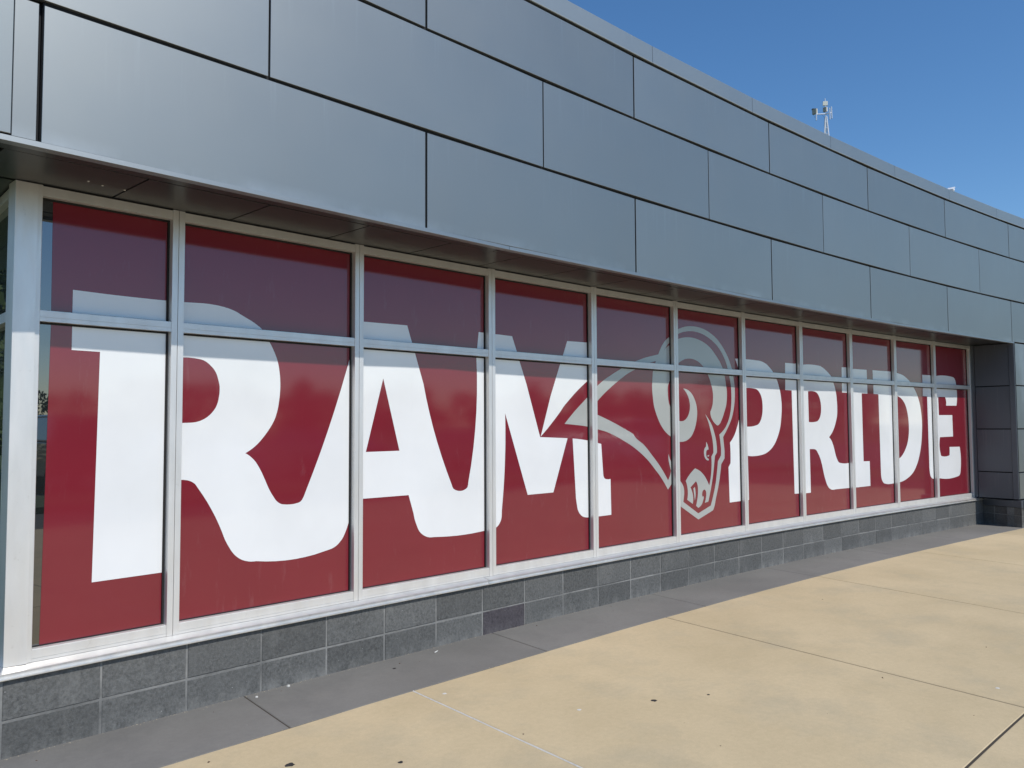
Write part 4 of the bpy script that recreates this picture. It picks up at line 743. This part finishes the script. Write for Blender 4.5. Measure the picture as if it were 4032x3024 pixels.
def tbox(name, x0, x1, z0, z1, yaw, th, mat, dep=0, edge=None):
    d = (from_cam-Vector((-0.7754, -4.1038, 0))).normalized(); base = math.atan2(-d.x, d.y)
    wdt = (x1-x0)/1000.0; h = (z1-z0)/1000.0; c = tpt((x0+x1)/2, z1, dep)
    me = chamfer_box(wdt, -th, 0.0, h, 0.006, mat)
    o = link(name, me, tw, None, from_cam+c, base+yaw)
    if edge:
        e = chamfer_box(wdt*1.02, -th-0.04, -th, h*1.02, 0.004, edge); e_o = link(name+'_cover', e, o, None, from_cam+c, base+yaw)
    return o
tbox('panel_antenna', -82, 80, 105, 252, 0.15, 0.05, 'cream', -20)
tbox('panel_antenna', -95, 30, 310, 465, -0.5, 0.05, 'grill', -25, 'whitepaint')
b3 = tbox('panel_antenna', -448, -292, 370, 545, -0.45, 0.05, 'grill', -150, 'cream')
tbox('cable_box', -425, -300, 350, 372, 0.3, 0.12, 'darkbox', -150)
def cable(pts, r=0.004):
    vs = []; fs = []; n = 5
    for p in pts:
        for k in range(n): a = 6.2832*k/n; vs.append((p.x+r*math.cos(a), p.y+r*math.sin(a), p.z))
    for i in range(len(pts)-1): fs += [[i*n+k, i*n+(k+1) % n, (i+1)*n+(k+1) % n, (i+1)*n+k] for k in range(n)]
    link('cable', mesh('cable', vs, fs, 'darkbox'), tw, None, from_cam, 0)
cable([tpt(-385, 545, -150), tpt(-378, 620, -150), tpt(-340, 690, -150)])
cable([tpt(-120, 575, -60), tpt(-40, 680, -20), tpt(-60, 1000, 60)])

# ------------------------------------------------------------------ small camera on the roof edge
pc = F(10.68, 0.50, 4.372)
rc = empty('roof_camera', pc, label='small white camera housing perched on the grey roof edge near the far end', cat='camera')
vs = []; fs = []; tube(vs, fs, (0.03, -0.02, 0.032), (-0.03, -0.02, 0.030), 0.030, 14, 0.026)
bm_o = link('housing', mesh('housing', vs, fs, 'whitepaint', False), rc, None, pc)
vs = []; fs = []
prof = [(-0.11, 0.012), (-0.02, 0.055), (0.035, 0.068), (0.06, 0.062), (0.03, 0.058), (-0.02, 0.044), (-0.11, 0.004)]
n = len(prof)
for y in (-0.05, 0.015): vs += [(x, y, z) for x, z in prof]
fs = [[i, (i+1) % n, n+(i+1) % n, n+i] for i in range(n)] + [list(range(n)), list(range(n, 2*n))]
link('sun_shield', fixn(mesh('sun_shield', vs, fs, 'whitepaint')), rc, None, pc)
vs = []; fs = []; tube(vs, fs, (0.0, -0.02, -0.012), (0.0, -0.02, 0.012), 0.02, 12)
link('bracket', mesh('bracket', vs, fs, 'darkbox'), rc, None, pc)

# ------------------------------------------------------------------ the car park side, seen mirrored in the glass
def car(x, y, rot, paint, label, tall):
    body = [(-2.25, .35), (-2.3, .75), (-2.2, .95), (-1.2, 1.02), (1.9, 1.05), (2.25, .9), (2.3, .45), (2.2, .32)] if not tall else \
           [(-2.45, .42), (-2.5, .95), (-2.3, 1.15), (-1.1, 1.22), (2.3, 1.22), (2.45, 1.05), (2.48, .5), (2.4, .4)]
    cab = [(-1.15, 1.0), (-0.45, 1.42), (1.0, 1.44), (1.75, 1.03)] if not tall else [(-1.15, 1.2), (-0.5, 1.78), (2.1, 1.80), (2.38, 1.2)]
    root = empty('parked_car', (x, y, -0.145), label=label, cat='car', group='cars parked beyond the grass island'); root.rotation_euler[2] = rot
    def ex(name, prof, w0, w1, mat, zsplit):
        n = len(prof); vs = []; mz = max(p[1] for p in prof); lz = min(p[1] for p in prof)
        for s in (-1, 1):
            for px, pz in prof:
                w_ = w0+(w1-w0)*((pz-lz)/(mz-lz)); vs.append((px, s*w_, pz))
        fs = [[i, (i+1) % n, n+(i+1) % n, n+i] for i in range(n)] + [list(range(n)), list(range(n, 2*n))]
        me = fixn(mesh(name, vs, fs, mat)); o = bpy.data.objects.new(name, me); COL.objects.link(o); o.parent = root
        bv = o.modifiers.new('b', 'BEVEL'); bv.width = 0.05; bv.segments = 3
        return o
    ex('body', body, 0.92, 0.86, paint, 0); ex('cabin_glass', cab, 0.84, 0.66, 'carglass', 0)
    roof = [(cab[1][0]+0.05, cab[1][1]-0.01), (cab[2][0]-0.05, cab[2][1]-0.01), (cab[2][0]-0.12, cab[2][1]+0.05), (cab[1][0]+0.12, cab[1][1]+0.05)]
    ex('roof', roof, 0.68, 0.62, paint, 0)
    trim = [(cab[0][0], cab[0][1]+0.0), (cab[3][0], cab[3][1]+0.0), (cab[3][0], cab[3][1]+0.035), (cab[0][0], cab[0][1]+0.035)]
    ex('window_trim', trim, 0.885, 0.885, 'darkbox' if paint == 'car_black' else 'chrome', 0)
    wh = None
    for wx in (-1.45, 1.4):
        for s in (-1, 1):
            vs = []; fs = []; tube(vs, fs, (wx, s*0.72, 0.34), (wx, s*0.93, 0.34), 0.34, 20)
            o = bpy.data.objects.new('wheel', mesh('wheel', vs, fs, 'tyre')); COL.objects.link(o); o.parent = root
            vs = []; fs = []; tube(vs, fs, (wx, s*0.90, 0.34), (wx, s*0.94, 0.34), 0.21, 14)
            o2 = bpy.data.objects.new('rim', mesh('rim', vs, fs, 'chrome')); COL.objects.link(o2); o2.parent = o
    for s in (-1, 1):
        vs = []; fs = []; box_vf(vs, fs, -0.03, 0.03, -0.18, 0.18, 0, 0.12)
        o = bpy.data.objects.new('headlight', mesh('headlight', vs, fs, 'chrome')); COL.objects.link(o); o.parent = root; o.location = (-2.27-(0.2 if tall else 0), s*0.62, 0.72)
        o = bpy.data.objects.new('tail_light', mesh('tail_light', vs, fs, 'lamp')); COL.objects.link(o); o.parent = root; o.location = (2.25+(0.2 if tall else 0), s*0.66, 0.82)
car(6.3, -18.6, R_(92), 'car_black', 'black sport utility car facing the grass island, mirrored in the corner glass', True)
car(9.4, -18.4, R_(90), 'car_white', 'white saloon car parked beside the black sport utility car', False)
car(13.0, -18.8, R_(88), 'car_blue', 'navy blue saloon car parked to the right of the white saloon', False)
car(18.6, -18.6, R_(91), 'car_black', 'black saloon car parked alone further along the row', False)
car(24.5, -19.0, R_(90), 'car_white', 'white sport utility car at the far end of the row', True)
# far-off tree line: trunks and leaf clumps as one mass
vs = []; fs = []; rr = random.Random(5)
for i in range(34):
    x = -90+i*8.5+rr.uniform(-3, 3); y = -135-rr.uniform(0, 26); h = rr.uniform(4.4, 6.6)+max(0, min(4.5, (x-10)*0.07)); rad = rr.uniform(3.2, 5.2)
    tube(vs, fs, (x, y, -0.15), (x+0.2, y, h*0.6), 0.22, 6, 0.1)
    cl = [(x+rr.gauss(0, rad*0.45), y+rr.gauss(0, rad*0.45), h*rr.uniform(0.2, 0.9), rad*rr.uniform(0.25, 0.5)) for _ in range(14)]
    for _ in range(800):
        cx, cy, cz, cr = rr.choice(cl); d = Vector((rr.gauss(0, 1), rr.gauss(0, 1), rr.gauss(0, 0.6))).normalized()*cr*rr.uniform(0.6, 1.05)
        p = Vector((cx, cy, max(0.2, cz)))+d; s = rr.uniform(0.2, 0.5); a = Vector((rr.gauss(0, 1), rr.gauss(0, 1), rr.gauss(0, 1))).normalized(); b = a.orthogonal().normalized(); k = len(vs)
        vs += [p+a*s, p+b*s*0.6, p-a*s, p-b*s*0.6]; fs.append([k, k+1, k+2, k+3])
for i in range(16):      # a nearer unseen belt left of the building, added to darken the side glass
    x = -9.0+(i % 6)*1.7; y = 21+(i//6)*3+rr.uniform(0, 2); h = rr.uniform(6.5, 9); rad = rr.uniform(1.8, 2.6)
    tube(vs, fs, (x, y, -0.15), (x+0.2, y, h*0.6), 0.16, 6, 0.08)
    cl = [(x+rr.gauss(0, rad*0.4), y+rr.gauss(0, rad*0.5), h*rr.uniform(0.15, 0.9), rad*rr.uniform(0.35, 0.6)) for _ in range(12)]
    for _ in range(900):
        cx, cy, cz, cr = rr.choice(cl); d = Vector((rr.gauss(0, 1), rr.gauss(0, 1), rr.gauss(0, 0.8))).normalized()*cr*rr.uniform(0.5, 1.05)
        p = Vector((cx, cy, max(0.15, cz)))+d; s = rr.uniform(0.15, 0.32); a = Vector((rr.gauss(0, 1), rr.gauss(0, 1), rr.gauss(0, 1))).normalized(); b = a.orthogonal().normalized(); k = len(vs)
        vs += [p+a*s, p+b*s*0.6, p-a*s, p-b*s*0.6]; fs.append([k, k+1, k+2, k+3])
for i in range(18):      # and one closing the car park to the right
    u = i/17.0; x = 48+105*u+rr.uniform(-2, 2); y = -112+95*u+rr.uniform(-3, 3); h = rr.uniform(6.0, 9.0); rad = rr.uniform(3.6, 5.2)
    tube(vs, fs, (x, y, -0.15), (x+0.2, y, h*0.6), 0.22, 6, 0.1)
    cl = [(x+rr.gauss(0, rad*0.45), y+rr.gauss(0, rad*0.45), h*rr.uniform(0.12, 0.9), rad*rr.uniform(0.28, 0.5)) for _ in range(14)]
    for _ in range(900):
        cx, cy, cz, cr = rr.choice(cl); d = Vector((rr.gauss(0, 1), rr.gauss(0, 1), rr.gauss(0, 0.8))).normalized()*cr*rr.uniform(0.5, 1.05)
        p = Vector((cx, cy, max(0.2, cz)))+d; s = rr.uniform(0.25, 0.55); a = Vector((rr.gauss(0, 1), rr.gauss(0, 1), rr.gauss(0, 1))).normalized(); b = a.orthogonal().normalized(); k = len(vs)
        vs += [p+a*s, p+b*s*0.6, p-a*s, p-b*s*0.6]; fs.append([k, k+1, k+2, k+3])
me = mesh('tree_line', vs, fs, 'leaf'); o = bpy.data.objects.new('tree_line', me); COL.objects.link(o)
tag(o, 'low dark line of broadleaf trees far beyond the car park, plus an unseen belt added to darken the side glass', 'trees', kind='stuff')

# grit, sand and leaf crumbs gathered along the foot of the wall and in the joints
def crumbs(name, n, place, mat, smin, smax, label, cat, seed):
    rr = random.Random(seed); vs = []; fs = []
    for _ in range(n):
        p = place(rr); s = smin+(smax-smin)*rr.random()**3
        b0 = len(vs)
        for dx, dy, dz in ((1, 0, 0), (-0.4, 0.8, 0), (-0.5, -0.8, 0), (0.1, 0, 0.8)):
            vs.append((p.x+dx*s*rr.uniform(0.6, 1.2), p.y+dy*s*rr.uniform(0.6, 1.2), p.z+dz*s*rr.uniform(0.4, 1)))
        fs += [[b0, b0+1, b0+3], [b0+1, b0+2, b0+3], [b0+2, b0, b0+3]]
    o = bpy.data.objects.new(name, mesh(name, vs, fs, mat)); COL.objects.link(o); tag(o, label, cat, kind='stuff')
MAT['sand'] = plain('pale_sand', (0.42, 0.36, 0.26), 0.95); MAT['leafbit'] = plain('dry_leaf_crumb', (0.10, 0.06, 0.035), 0.95)
crumbs('sand', 1700, lambda r: F(0.3+12.2*r.random(), 0.039+abs(r.gauss(0, 0.012)), 0.0), 'sand', 0.001, 0.004, 'fine pale sand gathered where the block wall meets the grey strip', 'sand', 1)
crumbs('sand', 500, lambda r: F(0.2+13*r.random(), 0.622+r.gauss(0, 0.006), 0.0), 'sand', 0.001, 0.0035, 'thin line of sand along the edge between grey strip and tan pavement', 'sand', 2)
crumbs('leaf_litter', 70, lambda r: F(0.3+12*r.random(), 0.045+abs(r.gauss(0, 0.09)), 0.0), 'leafbit', 0.002, 0.008, 'dark leaf crumbs scattered on the grey strip', 'litter', 3)
crumbs('leaf_litter', 90, lambda r: F(0.3+12*r.random(), 0.7+5*r.random(), 0.0), 'leafbit', 0.0015, 0.010, 'tiny dark crumbs scattered over the tan pavement', 'litter', 4)
